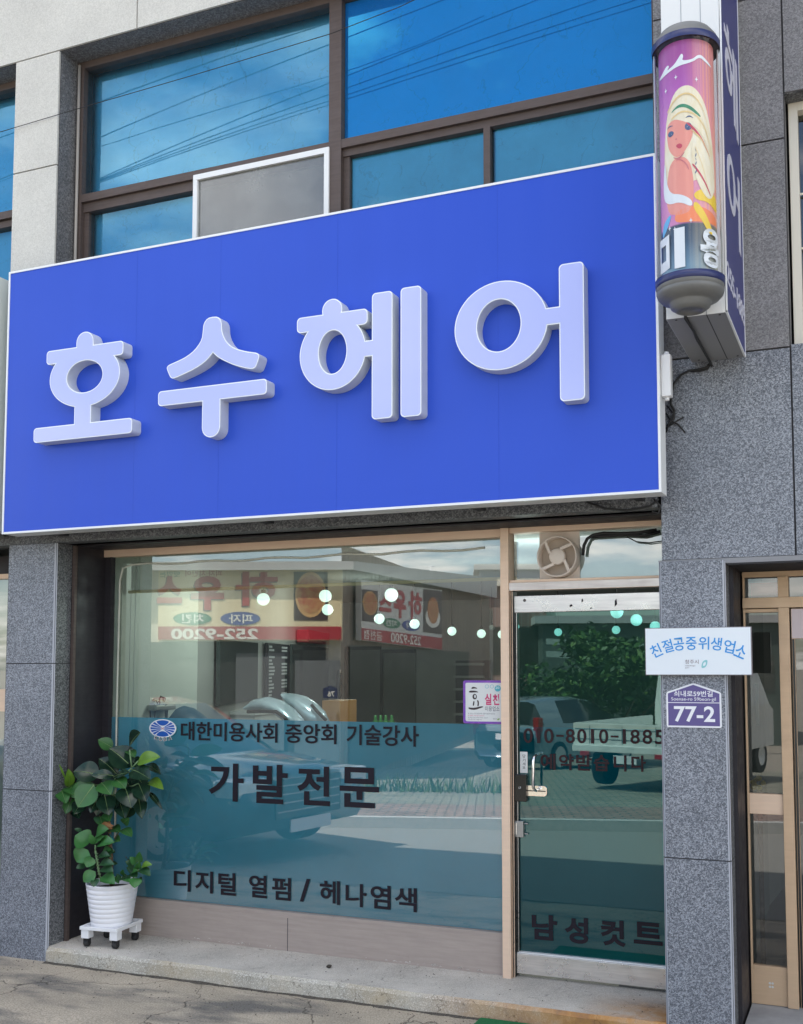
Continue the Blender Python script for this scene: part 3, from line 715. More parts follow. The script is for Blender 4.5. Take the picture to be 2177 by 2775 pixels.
# right hand entrance ---------------------------------------------
mb = MB(); mb.box(RC1 - .002, RC1 + .018, .128, .46, .0, 2.095, M_bronze); mb.box(RC1 + .0, RC1 + .012, .15, .165, .0, 2.095, M_brown)
bpart('side_lining', mb)
en = MB(); Ye = .41
en.box(-.557, 1.6, Ye, .46, 2.052, 2.078, M_tan); en.box(-.557, 1.6, Ye - .01, .46, 1.905, 1.955, M_tan)
en.box(-.395, -.347, Ye - .012, .46, .08, 1.905, M_tan); en.box(-.395, -.347, Ye - .012, .46, 1.955, 2.052, M_tan)
en.box(-.557, -.548, Ye + .004, .46, .08, 2.052, M_tan)
en.box(-.548, -.395, Ye + .006, .455, 1.885, 1.902, M_tan); en.box(-.548, -.395, Ye + .006, .455, .945, 1.04, M_steel if False else M_copper); en.box(-.548, -.395, Ye + .006, .455, .08, .254, M_tan)
en.box(-.340, 1.0, Ye + .006, .455, 1.76, 1.9, mat('pinkish header', (.55, .46, .47), .45, .3)); en.box(-.340, -.325, Ye + .012, .455, .08, 1.76, M_black)
ED = bpart('entrance', en, .002, 'neighbouring entrance with tan aluminium frame and narrow side light')
g = MB()
for a_, b_, c_, d_ in ((-.548, -.395, 1.04, 1.885), (-.548, -.395, .254, .945), (-.548, -.395, 1.955, 2.052), (-.347, 1.0, 1.955, 2.052), (-.325, 1.0, .08, 1.76)): g.quad((a_, .437, c_), (b_, .437, c_), (b_, .437, d_), (a_, .437, d_), M_glass_dark)
sub('pane', g, ED)
g = MB(); g.box(-.525, -.402, .47, .478, 1.955, 2.030, mat('red card', (.42, .03, .03), .5)); sub('red_card', g, ED)
g = MB(); g.box(-.555, 2.0, .05, .9, .055, .078, noisy('entrance floor', (.30, .30, .31), (.40, .40, .41), 9, .8, .2)); g.box(-.555, 2.0, -.01, .05, -.02, .076, M_conc)
bpart('entrance_step', g)
g = MB(); a = at(2090, 2672, .4); 
for dx in (-.006, .006):
    for dz in (-.008, .008): g.lathe((a.x + dx, Ye + .0045, a.z + dz), [(.0001, -.001), (.0055, -.001)], M_chip, 10, 'Y')
sub('flower_sticker', g, ED)
# interior shell of the salon (seen through the glass)
SK = math.radians(20.4); dA = V((-math.sin(SK), math.cos(SK), 0))
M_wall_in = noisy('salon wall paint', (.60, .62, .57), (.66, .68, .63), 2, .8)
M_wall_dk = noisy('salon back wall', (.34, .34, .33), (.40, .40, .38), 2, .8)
M_ceil = mat('salon ceiling', (.42, .43, .42), .9); M_floor = mat('salon floor', (.22, .21, .2), .6)
wc = V((-4.36, 1.40, 0)); wend = wc + dA * 7.2
mb = MB()
def wallq(mb, p, q, z0, z1, M): mb.quad((p.x, p.y, z0), (q.x, q.y, z0), (q.x, q.y, z1), (p.x, p.y, z1), M)
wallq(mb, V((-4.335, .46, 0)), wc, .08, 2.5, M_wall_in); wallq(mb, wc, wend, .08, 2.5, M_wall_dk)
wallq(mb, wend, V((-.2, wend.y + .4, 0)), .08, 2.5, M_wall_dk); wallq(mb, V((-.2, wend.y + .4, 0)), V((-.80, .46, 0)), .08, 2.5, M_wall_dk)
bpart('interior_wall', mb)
mb = MB(); mb.box(-9, 3.2, .455, 10, 2.5, 2.6, M_ceil); bpart('interior_ceiling', mb)
mb = MB(); mb.box(-9, 3.2, .455, 10, .0, .081, M_floor); bpart('interior_floor', mb)
# interior of the right hand unit and the rest of the building mass (throws the shade on the street)
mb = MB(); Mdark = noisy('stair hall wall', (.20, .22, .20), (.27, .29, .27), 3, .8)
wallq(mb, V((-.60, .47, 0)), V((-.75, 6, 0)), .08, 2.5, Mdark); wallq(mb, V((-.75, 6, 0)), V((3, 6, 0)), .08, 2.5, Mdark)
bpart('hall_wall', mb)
mb = MB(); mb.box(-14, 6, .5, 10.2, 2.62, TOP, M_nearblack); mb.box(-14, -9, .0, .5, 2.35, TOP, M_gran_be); mb.box(3.0, 6, .0, .5, 0, TOP, M_gran_up)
mb.box(-14, 6, 10.02, 10.2, 0, 2.62, M_nearblack); mb.box(-14, -9.01, .5, 10.02, 0, 2.62, M_nearblack); mb.box(3.21, 6, .5, 10.02, 0, 2.62, M_nearblack)
mb.box(-9, 3, .15, .5, 5.32, TOP, M_nearblack)
bpart('building_mass', mb)
# far left shopfront glimpsed beyond the left column
mb = MB(); mb.box(-8, LC0 + .02, .41, .46, 2.23, 2.345, M_bronze); mb.box(-8, LC0 + .02, .40, .46, 2.20, 2.23, M_copper); mb.box(-8, LC0 + .02, .40, .46, 1.36, 1.50, M_copper); mb.box(-8, LC0 + .02, .40, .46, .08, .2, M_copper)
NF = bpart('window', mb, 0, 'neighbouring shop window cut by the left edge below the sign')
g = MB(); g.quad((-8, .43, .2), (LC0 + .02, .43, .2), (LC0 + .02, .43, 2.2), (-8, .43, 2.2), M_glass); sub('pane', g, NF)
g = MB(); g.quad((-8, .50, .2), (LC0 + .02, .50, .2), (LC0 + .02, .50, 2.2), (-8, .50, 2.2), noisy('pale blind', (.36, .39, .36), (.42, .44, .42), 2, .8)); sub('blind', g, NF)

# ------------------------------------------------------------------ main signboard
SX0, SX1, SZ0, SZ1 = -4.489, -.811, 2.379, 3.877
M_signblue = mat('blue sign vinyl', (.045, .13, .64), .33, 0, .22); t = NT(M_signblue)
n = t.noise(t.pos((.5, 1, 1)), 1.3, 3); stk = t.noise(t.pos((5, 1, .22)), 1.6, 5, .6); t.lk(t.ramp(stk, [(.3, (.28,) * 3), (.7, (.42,) * 3)]), t.b.inputs['Roughness']); t.col(t.ramp(t.math('ADD', t.math('MULTIPLY', n, .6), t.math('MULTIPLY', stk, .4)), [(.3, (.031, .086, .55)), (.7, (.036, .096, .59))]))
M_trim = mat('white sign trim', (.82, .83, .84), .35)
S = thing('signboard', 'wide blue shop signboard with four raised pale lilac letters', 'sign', ((SX0 + SX1) / 2, -.18, SZ0))
mb = MB(); mb.box(SX0 + .011, SX1 - .011, -.238, -.13, SZ0 + .011, SZ1 - .011, M_signblue); mb.build('panel', S)
M_seam = mat('sign seam', (.029, .080, .52), .4, 0, .2)
for x_ in (at(363, 1250, -.238).x, at(592, 1250, -.238).x, at(913, 1200, -.238).x, at(1352, 1180, -.238).x):
    mb = MB(); mb.box(x_ - .0011, x_ + .0011, -.2384, -.236, SZ0 + .011, SZ1 - .011, M_seam); mb.build('seam', S)
mb = MB()
for a_, b_, c_, d_ in ((SX0, SX1, SZ0, SZ0 + .011), (SX0, SX1, SZ1 - .011, SZ1), (SX0, SX0 + .011, SZ0 + .011, SZ1 - .011), (SX1 - .011, SX1, SZ0 + .011, SZ1 - .011)): mb.box(a_, b_, -.242, -.122, c_, d_, M_trim)
mb.build('frame', S)
mb = MB()
for x in (-4.255, -2.9, -1.72, -.95):
    for z_ in (SZ0 + .004, SZ1 - .1): mb = MB(); mb.box(x - .02, x + .02, -.122, .0, z_, z_ + .016, M_nearblack); mb.build('bracket', S)
M_face = mat('lilac acrylic', (.47, .52, .92), .16, 0, .5, coat=.3); t = NT(M_face); n = t.noise(t.pos(), 2.2, 5, .6); t.bump(n, .06, .02)
M_rim = mat('white letter rim', (.86, .90, .93), .35); M_side = noisy('letter side metal', (.56, .60, .63), (.66, .69, .71), 6, .45)
LF, LB = -.31, -.238
def letter(shapes, holes):
    def mk(d):
        pl = []; 
        for s in shapes:
            if s[0] == 'r': pl.append(rrect(*s[1:], d=d) if len(s) == 6 else rrect(*s[1:6], d=d))
            elif s[0] == 'e': pl.append(ell(*s[1:], d=d))
            else: pl.append(offset_poly(s[1], d) if d else s[1])
        return union(pl, [ell(*h, d=-d) for h in holes])
    mb = MB(); slab(mb, mk(0), LB, LF, M_rim, M_side); o = mb.build('letter', S)
    f = MB(); slab(f, mk(.0052), LF, LF - .0015, M_face); fo = f.build('letter_face'); fo.parent = o
    return o
def clipped(h): return h
# 호
ho = letter([('r', -3.930, -3.815, 3.30, 3.435, .056), ('r', -4.133, -3.617, 3.281, 3.357, .02), ('e', -3.872, 3.192, .236, .166), ('r', -3.934, -3.822, 2.90, 3.10, .004), ('r', -4.211, -3.551, 2.857, 2.938, .02)], [(-3.870, 3.191, .1195, .087)])
# 수
hat = [(-3.115, 3.372), (-3.104, 3.395), (-3.082, 3.410), (-3.037, 3.410), (-3.014, 3.395), (-3.004, 3.370), (-3.001, 3.335), (-2.990, 3.302), (-2.968, 3.268), (-2.935, 3.241), (-2.893, 3.222), (-2.845, 3.207), (-2.802, 3.197), (-2.786, 3.188), (-2.781, 3.172), (-2.797, 3.130), (-2.810, 3.119), (-2.830, 3.117), (-2.880, 3.131), (-2.935, 3.151), (-2.990, 3.178), (-3.030, 3.203), (-3.055, 3.226), (-3.082, 3.199), (-3.122, 3.173), (-3.180, 3.149), (-3.245, 3.130), (-3.288, 3.119), (-3.306, 3.121), (-3.318, 3.134), (-3.336, 3.172), (-3.333, 3.185), (-3.318, 3.194), (-3.270, 3.207), (-3.222, 3.222), (-3.175, 3.247), (-3.142, 3.278), (-3.122, 3.312)]
def dens(pts, sharp):
    out = []
    n = len(pts)
    for i in range(n):
        p0, p1, p2, p3 = (V(pts[(i + k) % n]) for k in (-1, 0, 1, 2))
        out.append(tuple(p1))
        if i in sharp or (i + 1) % n in sharp: continue
        out.append(tuple((-p0 + 9 * p1 + 9 * p2 - p3) / 16))
    return out
hat = dens(hat, {22})
su = letter([('p', hat), ('r', -3.388, -2.735, 2.981, 3.059, .02), ('r', -3.115, -3.006, 2.792, 3.03, .053)], [])
# 헤
he = letter([('r', -2.427, -2.317, 3.30, 3.412, .054), ('r', -2.567, -2.181, 3.264, 3.341, .022), ('e', -2.370, 3.147, .180, .183), ('r', -2.30, -2.08, 3.106, 3.184, .004), ('r', -2.158, -2.050, 2.800, 3.409, .02), ('r', -2.008, -1.902, 2.797, 3.414, .02)], [(-2.369, 3.150, .0755, .1065)])
# 어
eo = letter([('e', -1.512, 3.173, .223, .205), ('r', -1.40, -1.17, 3.146, 3.224, .004), ('r', -1.236, -1.123, 2.796, 3.413, .02)], [(-1.520, 3.174, .1045, .120)])
# mains adapter on the end of the sign, and its cables
AD = thing('power_adapter', 'slim white power adapter box fixed on the right end of the blue signboard', 'adapter', (-.79, -.19, 2.8))
mb = MB(); mb.box(-.810, -.768, -.215, -.165, 2.800, 2.985, M_white_pl); mb.build('housing', AD, .005)
mb = MB(); mb.tube([(-.789, -.19, 2.985), (-.789, -.19, 3.0)], .011, M_white_pl, 10); mb.build('gland', AD); mb = MB(); mb.tube([(-.789, -.19, 2.786), (-.789, -.19, 2.8)], .010, M_white_pl, 10); mb.build('gland', AD)
mb = MB()
def cpath(pts, y): return [at(u, v, y) for u, v in pts]
mb.tube(cpath([(1927, 982), (1915, 996), (1890, 1002), (1868, 1004), (1845, 1016), (1826, 1040), (1820, 1068), (1818, 1095), (1828, 1112), (1826, 1135), (1808, 1155)], -.012), .0055, M_cable, 6)
mb.tube(cpath([(1927, 985), (1918, 1000), (1895, 1006), (1872, 1006)], -.010), .004, M_cable, 6)
mb.tube(cpath([(1806, 1120), (1818, 1140), (1838, 1150), (1857, 1172)], -.012), .004, M_cable, 6); mb.tube(cpath([(1800, 1165), (1820, 1150), (1853, 1130)], -.010), .0035, M_cable, 6); mb.tube(cpath([(1808, 1100), (1826, 1120), (1812, 1150), (1806, 1172)], -.014), .004, M_cable, 6)
tag(mb.build('cable'), 'black cable hanging in a tangle between projecting sign and adapter', 'cable')
# hook and cables under the sign
mb = MB(); mb.tube([at(1590, 1360, -.02), at(1640, 1378, -.02), at(1700, 1383, -.02), at(1760, 1372, -.02), at(1786, 1352, -.02)], .005, M_cable, 6); mb.tube([at(1768, 1385, -.05), at(1785, 1392, -.05), at(1790, 1372, -.05), at(1772, 1352, -.06)], .005, M_cable, 6)
tag(mb.build('cable'), 'black cable drooping under the right end of the blue signboard', 'cable')

# ------------------------------------------------------------------ projecting sign with barber pole
PS = thing('projecting_sign', 'tall white projecting sign box with blue lettered side', 'sign', (-.588, -.33, 2.99))
BX0, BX1, BY0, BY1, BZ0, BZ1 = -.704, -.472, -.655, -.03, 2.988, 5.6
M_signwh = mat('white sign metal', (.74, .75, .76), .4); M_siggr = mat('grey soffit metal', (.50, .51, .52), .5); M_navy = mat('navy sign vinyl', (.022, .027, .17), .35)
mb = MB(); mb.box(BX0, BX1 - .004, BY0, BY1, BZ0, BZ1, M_signwh)
for fx in (.34, .665): x = BX0 + (BX1 - BX0) * fx; mb.box(x - .0015, x + .0015, BY0 - .0006, BY0 + .01, BZ0, BZ1, M_joint_lt); mb.box(x - .002, x + .002, BY0, BY1, BZ0 - .0008, BZ0 + .01, M_joint)
mb.build('box', PS); mb = MB(); mb.box(BX0 + .001, BX1 - .005, BY0 + .001, BY1, BZ0 - .0004, BZ0 + .002, mat('grey sign underside', (.24, .24, .245), .5)); mb.build('underside_sheet', PS)  # thin sheet gives the white box a darker grey underside
mb = MB(); mb.box(BX1 - .004, BX1, BY0 + .006, BY1 - .008, BZ0 + .006, BZ1, M_navy); mb.build('side_panel', PS)
mb = MB(); mb.box(BX1 - .006, BX1 + .002, BY0, BY0 + .006, BZ0, BZ1, M_trim); mb.box(BX1 - .006, BX1 + .002, BY1 - .008, BY1, BZ0, BZ1, M_trim); mb.box(BX1 - .006, BX1 + .0015, BY0, BY1, BZ0 - .002, BZ0 + .006, M_trim); mb.build('trim', PS)
lt = MB(); M_lt = mat('pale sign lettering', (.60, .60, .70), .4)
def stext(body, uf, vf, ub, vb, s0, s1, bold=.012):          # right-hand face: top at the front edge, foot at the wall edge
    z1 = atx(uf, vf, BX1).z; z0 = atx(ub, vb, BX1).z
    ya = BY0 + (BY1 - BY0) * s0; yb = BY0 + (BY1 - BY0) * s1
    put_text(lt, body, V((BX1, ya, z0)), (0, 1, 0), (0, 0, 1), yb - ya, z1 - z0, (1, 0, 0), M_lt, bold, .002, .0004)
stext('헤', 1977, 95, 2009, 427, .15, .84); stext('어', 1980, 412, 2011, 707, .15, .84)
zh = atx(1977, 95, BX1).z - atx(2009, 427, BX1).z; zs = atx(2003, 88, BX1).z
for k_, ch in enumerate('수호'): put_text(lt, ch, V((BX1, BY0 + .09, zs + k_ * (zh + .06))), (0, 1, 0), (0, 0, 1), .43, zh, (1, 0, 0), M_lt, .012, .002, .0004)
zq1, zq0 = atx(1976, 722, BX1).z, atx(1977, 780, BX1).z
put_text(lt, '255-1885', V((BX1, BY0 + .015, zq0)), (0, 1, 0), (0, 0, 1), .60, zq1 - zq0, (1, 0, 0), M_lt, .008, .002, .0004)
lt.build('lettering', PS)
mb = MB(); M_rust = mat('rusty screw', (.25, .12, .06), .7)
for x, zz in ((BX0 + .03, BZ0 + .03), (BX1 - .03, BZ0 + .06), (BX1 - .03, 4.62)): mb = MB(); mb.lathe((x, BY0, zz), [(.0001, -.002), (.004, -.002), (.005, 0)], M_rust, 10, 'Y'); mb.build('screw', PS)
for x, yy in ((BX0 + .035, BY0 + .02), (BX1 - .03, BY0 + .02), (BX1 - .03, BY1 - .03), (BX0 + .035, BY1 - .03)): mb = MB(); mb.lathe((x, yy, BZ0), [(.0001, -.002), (.004, -.002), (.005, 0)], M_ink, 10); mb.build('screw', PS)
mb = MB(); x = BX0 + .34 * (BX1 - BX0); mb.tube([(x - .004, BY0 - .01, BZ0 + .03), (x - .004, BY0 - .006, BZ0 - .008), (x + .004, BY0 + .15, BZ0 - .012), (x - .002, BY0 + .25, BZ0 - .009), (x + .003, -.1, BZ0 - .012), (x + .005, -.02, BZ0 - .02)], .006, M_cable, 6)
tag(mb.build('cable'), 'black cable running along the underside of the projecting white sign', 'cable')
# barber pole
CX = at(1868, 500, BY0 - .115); CXx = -.588; CYy = BY0 - .142
zt = at(1866, 116, CYy - .07).z; zb = at(1866, 736, CYy - .1).z
BP = thing('barber_pole', 'cylindrical barber pole with grey caps and a painted picture drum', 'barber pole', (CXx, CYy, zb))
RO, RI = .122, .102
M_capgrey = noisy('grey cap plastic', (.13, .13, .13), (.17, .17, .165), 5, .45); M_band = mat('navy band', (.02, .028, .115), .35)
mb = MB(); mb.lathe((CXx, CYy, 0), [(RO + .004, zt - .0), (RO + .006, zt + .024), (RO + .001, zt + .026)], M_band, 40); mb.build('top_band', BP)
mb = MB(); mb.lathe((CXx, CYy, 0), [(RO + .0015, zt + .022), (RO * .97, zt + .042), (RO * .8, zt + .07), (RO * .5, zt + .09), (.0005, zt + .098)], M_capgrey, 40); mb.lathe((CXx, CYy, 0), [(.0005, zt + .001), (RO + .003, zt + .001)], M_nearblack, 40); mb.build('top_cap', BP)
mb = MB(); mb.lathe((CXx, CYy, 0), [(RO + .001, zb - .001), (RO + .007, zb), (RO + .005, zb - .026), (RO + .002, zb - .027)], M_band, 40); mb.build('bottom_band', BP)
mb = MB(); mb.lathe((CXx, CYy, 0), [(RO + .003, zb - .026), (RO + .003, zb - .040), (RO - .0005, zb - .042), (RO + .003, zb - .045), (RO - .001, zb - .058), (RO - .014, zb - .072), (RO - .036, zb - .080), (RO * .64, zb - .083), (RO * .625, zb - .086), (RO * .60, zb - .100), (RO * .46, zb - .113), (RO * .34, zb - .116), (RO * .33, zb - .112), (.001, zb - .111)], M_capgrey, 48); mb.build('bottom_cap', BP)
mb = MB(); mb.lathe((CXx, CYy, 0), [(RO, zb), (RO, zt)], glass('clear tube', (.97, .98, .99), .02, .02, ior=1.06), 48); mb.build('glass_tube', BP)
mb = MB(); 
for w in (-2.9, .15): mb = MB(); mb.tube([(CXx + (RO - .004) * math.cos(w), CYy + (RO - .004) * math.sin(w), zb), (CXx + (RO - .004) * math.cos(w), CYy + (RO - .004) * math.sin(w), zt)], .004, M_white_al, 6); mb.build('rod', BP)
mb = MB(); mb.box(CXx - .03, CXx + .03, CYy + .08, BY0, zt - .3, zt - .24, M_siggr); mb.build('mount', BP); mb = MB(); mb.box(CXx - .03, CXx + .03, CYy + .08, BY0, zb + .24, zb + .3, M_siggr); mb.build('mount', BP)
# picture drum: the inner cylinder carries flat printed shapes wrapped round it
H = zt - zb
WFRONT = math.atan2(CAM.y - CYy, CAM.x - CXx)         # the side that faces the pavement
def drum(s, t, r=RI): w = WFRONT + s * 1.45; return V((CXx + r * math.cos(w), CYy + r * math.sin(w), zb + t * H))
M_drum = mat('printed drum', (.4, .1, .35), .35); t = NT(M_drum); g_ = t.new('ShaderNodeNewGeometry'); sx2 = t.new('ShaderNodeSeparateXYZ'); t.lk(g_.outputs['Position'], sx2.inputs[0])
mr = t.new('ShaderNodeMapRange'); mr.inputs['From Min'].default_value = zb; mr.inputs['From Max'].default_value = zt; t.lk(sx2.outputs[2], mr.inputs[0])
mx = t.new('ShaderNodeMapRange'); mx.inputs['From Min'].default_value = CXx + .01; mx.inputs['From Max'].default_value = CXx + RI; t.lk(sx2.outputs[0], mx.inputs[0])
st_ = t.noise(t.pos((160, 160, .5)), 1.0, 2)
c1 = t.ramp(mr.outputs[0], [(0, (.16, .30, .42)), (.13, (.045, .09, .16)), (.205, (.03, .05, .09)), (.21, (.62, .22, .45)), (.55, (.62, .25, .60)), (.8, (.42, .10, .42)), (.93, (.36, .07, .30))])
c2 = t.ramp(mr.outputs[0], [(0, (.55, .50, .36)), (.205, (.30, .26, .16)), (.21, (.95, .45, .22)), (.6, (.95, .38, .16)), (1, (.75, .30, .22))])
t.col(t.mix(t.math('MULTIPLY', mx.outputs[0], t.ramp(st_, [(.35, (.5,) * 3), (.6, (1,) * 3)])), c1, c2))
mb = MB(); mb.lathe((CXx, CYy, 0), [(RI, zb + .002), (RI, zt - .002)], M_drum, 64)
DR = mb.build('picture_drum', BP)
pic = MB()
def blob(pts, M, lift): 
    vs_, fs_ = union([pts]); 
    # subdivide triangles by mapping onto the cylinder; keep patches small enough to follow the curve
    pic.add([drum(a, b, RI + lift) for a, b in vs_], fs_, M)
def dense(pts, k=4):
    out = []
    for i in range(len(pts)):
        a, b = V(pts[i]), V(pts[(i + 1) % len(pts)])
        for j in range(k): out.append(tuple(a.lerp(b, j / k)))
    return out
def grid_blob(poly, M, lift, nx=26, ny=60):
    xs = [p[0] for p in poly]; ys = [p[1] for p in poly]; x0, x1, y0, y1 = min(xs), max(xs), min(ys), max(ys)
    cuts = []
    lines = [[(x0 + (x1 - x0) * i / nx, y0 - .01), (x0 + (x1 - x0) * i / nx, y1 + .01)] for i in range(1, nx)]
    vs = [V(p) for p in poly]; es = [(i, (i + 1) % len(poly)) for i in range(len(poly))]
    for l in lines: o = len(vs); vs += [V(l[0]), V(l[1])]; es.append((o, o + 1))
    ov, oe, of, _, _, _ = geometry.delaunay_2d_cdt(vs, es, [], 0, 1e-6)
    fs = [list(f) for f in of if inside(sum((ov[i] for i in f), V((0, 0))) / len(f), poly)]
    pic.add([drum(a, b, RI + lift) for a, b in ov], fs, M)
def sp(pts, it=2): return smooth_poly([(a, b, 0) for a, b in pts], it)
M_hair = noisy('printed blonde', (.78, .66, .42), (.86, .80, .66), 40, .4, 0, 0, (1, 1, .3)); M_hair2 = mat('printed gold', (.80, .58, .26), .4); M_skin = mat('printed skin', (.80, .30, .24), .4); M_skin2 = mat('printed skin shade', (.62, .18, .20), .4)
M_eye = mat('printed eye', (.05, .10, .22), .4); M_lip = mat('printed lip', (.55, .06, .10), .4); M_ora = mat('printed orange', (.90, .25, .10), .4); M_yel = mat('printed yellow', (.85, .58, .05), .4); M_wht = mat('printed white', (.75, .78, .82), .4); M_cya = mat('printed cyan', (.10, .42, .75), .4); M_grn = mat('printed green', (.05, .25, .13), .4)
grid_blob(sp([(-.70, .34), (-.62, .62), (-.48, .72), (-.25, .79), (.10, .80), (.40, .75), (.62, .66), (.80, .50), (.85, .34), (.60, .36), (.30, .40), (-.10, .36), (-.40, .31)]), M_hair, .0006)
grid_blob(sp([(-.62, .27), (-.55, .45), (-.30, .50), (.05, .48), (.15, .38), (.10, .26), (-.2, .24)]), M_skin, .001)
grid_blob(sp([(-.52, .655), (-.55, .59), (-.48, .53), (-.25, .485), (-.02, .52), (.16, .585), (.10, .63), (-.20, .66)]), M_skin, .0014)
grid_blob(sp([(-.50, .66), (-.30, .72), (.20, .73), (.55, .64), (.66, .50), (.45, .56), (.25, .61), (-.05, .64), (-.30, .66)]), M_hair, .0018)
grid_blob(sp([(.12, .56), (.30, .58), (.62, .50), (.82, .36), (.55, .30), (.25, .36), (.08, .47)]), M_hair, .0018)
grid_blob(sp([(-.74, .34), (-.66, .50), (-.60, .47), (-.58, .40), (-.45, .345), (-.15, .33), (.10, .30), (.08, .27), (-.20, .30), (-.50, .30)]), M_wht, .0020)
grid_blob(sp([(-.45, .685), (-.20, .722), (.05, .712), (.35, .665), (.33, .655), (.02, .698), (-.20, .708)]), M_grn, .0024)
for q in ([(.0, .64), (.3, .59), (.6, .5), (.58, .495), (.28, .58), (-.02, .63)], [(.12, .46), (.35, .41), (.62, .33), (.60, .325), (.33, .40), (.1, .45)]): grid_blob(sp(q), M_lip, .0024)
grid_blob(sp([(-.52, .608), (-.42, .618), (-.32, .606), (-.36, .592), (-.47, .59)]), M_eye, .0022); grid_blob(sp([(-.06, .625), (.04, .638), (.14, .618), (.06, .600), (-.04, .604)]), M_eye, .0022)
grid_blob(sp([(-.47, .602), (-.42, .607), (-.37, .600), (-.42, .593)]), M_wht, .0028); grid_blob(sp([(-.01, .615), (.04, .622), (.09, .612), (.04, .604)]), M_wht, .0028)
grid_blob(sp([(-.56, .628), (-.44, .642), (-.32, .632), (-.44, .636)]), M_eye, .0026, 8); grid_blob(sp([(-.06, .652), (.06, .668), (.18, .648), (.06, .660)]), M_eye, .0026, 8)
for x_, y_ in ((-.42, .600), (.04, .613)): grid_blob(ell(x_, y_, .035, .0065, 16), M_eye, .0034, 6)
def strand(pts, w, M, lift):
    up = [(a, b + w) for a, b in pts]; grid_blob(sp(up + [(a + w * 1.2, b - w) for a, b in pts[::-1]], 2), M, lift, 14)
for pts in ([(-.52, .70), (-.25, .755), (.10, .765), (.42, .70), (.62, .58)], [(-.40, .665), (-.10, .69), (.25, .665), (.50, .60), (.68, .48)], [(.10, .60), (.35, .565), (.58, .50), (.74, .41)], [(-.62, .60), (-.66, .50), (-.64, .42)], [(.18, .53), (.30, .48), (.42, .42), (.52, .35)], [(.10, .50), (.18, .44), (.22, .38)], [(.40, .64), (.60, .56), (.74, .46)]): strand(pts, .0035, M_hair2, .0030)
for pts in ([(.18, .52), (.22, .50), (.17, .485), (.22, .465), (.17, .45), (.22, .43), (.17, .415)],): strand(pts, .004, M_eye, .0034)
grid_blob(sp([(-.30, .572), (-.27, .578), (-.24, .571), (-.27, .568)]), M_skin2, .0026, 4)
grid_blob(sp([(-.36, .50), (-.22, .487), (-.05, .515), (-.10, .50), (-.22, .478), (-.34, .492)]), M_skin2, .0026)
grid_blob(sp([(-.50, .44), (-.30, .485), (-.08, .47), (.04, .42), (.0, .46), (-.25, .492)]), M_skin2, .0026)
grid_blob(sp([(-.30, .543), (-.20, .553), (-.10, .540), (-.18, .524)]), M_lip, .0022)
grid_blob(sp([(.10, .33), (.45, .36), (.95, .33), (.95, .26), (.50, .30), (.2, .30)]), M_yel, .0012); grid_blob(sp([(.15, .30), (.35, .27), (.7, .17), (.55, .16), (.3, .22), (.10, .27)]), M_yel, .0016)
grid_blob(sp([(-.35, .26), (.1, .28), (.45, .27), (.8, .25), (.95, .21), (.3, .21), (-.35, .21)]), M_ora, .0010)
grid_blob(sp([(-.82, .22), (-.50, .26), (-.44, .25), (-.6, .20), (-.82, .17)]), M_cya, .0012)
grid_blob(sp([(-.9, .88), (-.7, .885), (-.5, .91), (-.42, .90), (-.52, .885), (-.3, .895), (-.18, .92), (-.10, .94), (-.05, .925), (-.10, .905), (.15, .905), (.35, .935), (.55, .915), (.75, .90), (.75, .892), (.5, .905), (.35, .92), (.15, .893), (-.2, .885), (-.5, .872), (-.8, .868)]), M_wht, .0012)
for x_, y_ in ((-.25, .84), (.25, .82), (-.55, .80), (-.5, .20), (.05, .215), (-.35, .19)):
    grid_blob([(x_ + (.022 if k % 2 else .06) * math.cos(k * math.pi / 4) * .8, y_ + (.003 if k % 2 else .010) * math.sin(k * math.pi / 4) * 1.2) for k in range(8)], M_wht, .0026, 4)
for body, s0, s1, t0_, t1_ in (('ㅁ', -.96, -.50, .03, .175), ('ㅣ', -.36, -.10, .02, .19), ('용', .26, .94, .02, .185)):
    vs_, fs_, _ = text_geo(body, .04); pic.add([drum(s0 + a * (s1 - s0), t0_ + b * (t1_ - t0_), RI + .0062) for a, b in vs_], fs_, M_wht)
po = pic.build('printed_picture'); po.parent = DR

# neighbour sign cut by the left edge
NS = MB(); NS.box(-7.5, -4.555, -.25, -.12, 2.40, 3.86, mat('pale grey sign metal', (.56, .60, .58), .4))
tag(NS.build('signboard', None, .004), 'pale grey edge of the neighbouring signboard at the left end of the blue sign', 'sign')

# ------------------------------------------------------------------ plaques
PL = thing('notice_board', 'white rectangular notice box with arched blue lettering across the right column', 'sign', (-.70, -.012, 1.6))
pc = [at(1748, 1702, -.03), at(2036, 1698, -.03), at(2038, 1830, -.03)]
x0, x1, z0, z1 = pc[0].x, pc[1].x, pc[2].z, (pc[0].z + pc[1].z) / 2
M_plq = mat('white plaque', (.74, .79, .84), .35)
mb = MB(); mb.box(x0, x1, -.030, -.001, z0, z1, mat('plaque edge', (.20, .18, .20), .5)); mb.box(x0 + .003, x1 - .003, -.0335, -.030, z0 + .003, z1 - .003, M_plq); mb.build('board', PL)
lt = MB(); M_pbl = mat('plaque blue', (.03, .28, .68), .4); M_pgr = mat('plaque grey', (.16, .10, .12), .5)
chars = '친절공중위생업소'; sP = lambda x: 1740 + x / 5.3375; tP = lambda y: 1680 + y / 5.3375
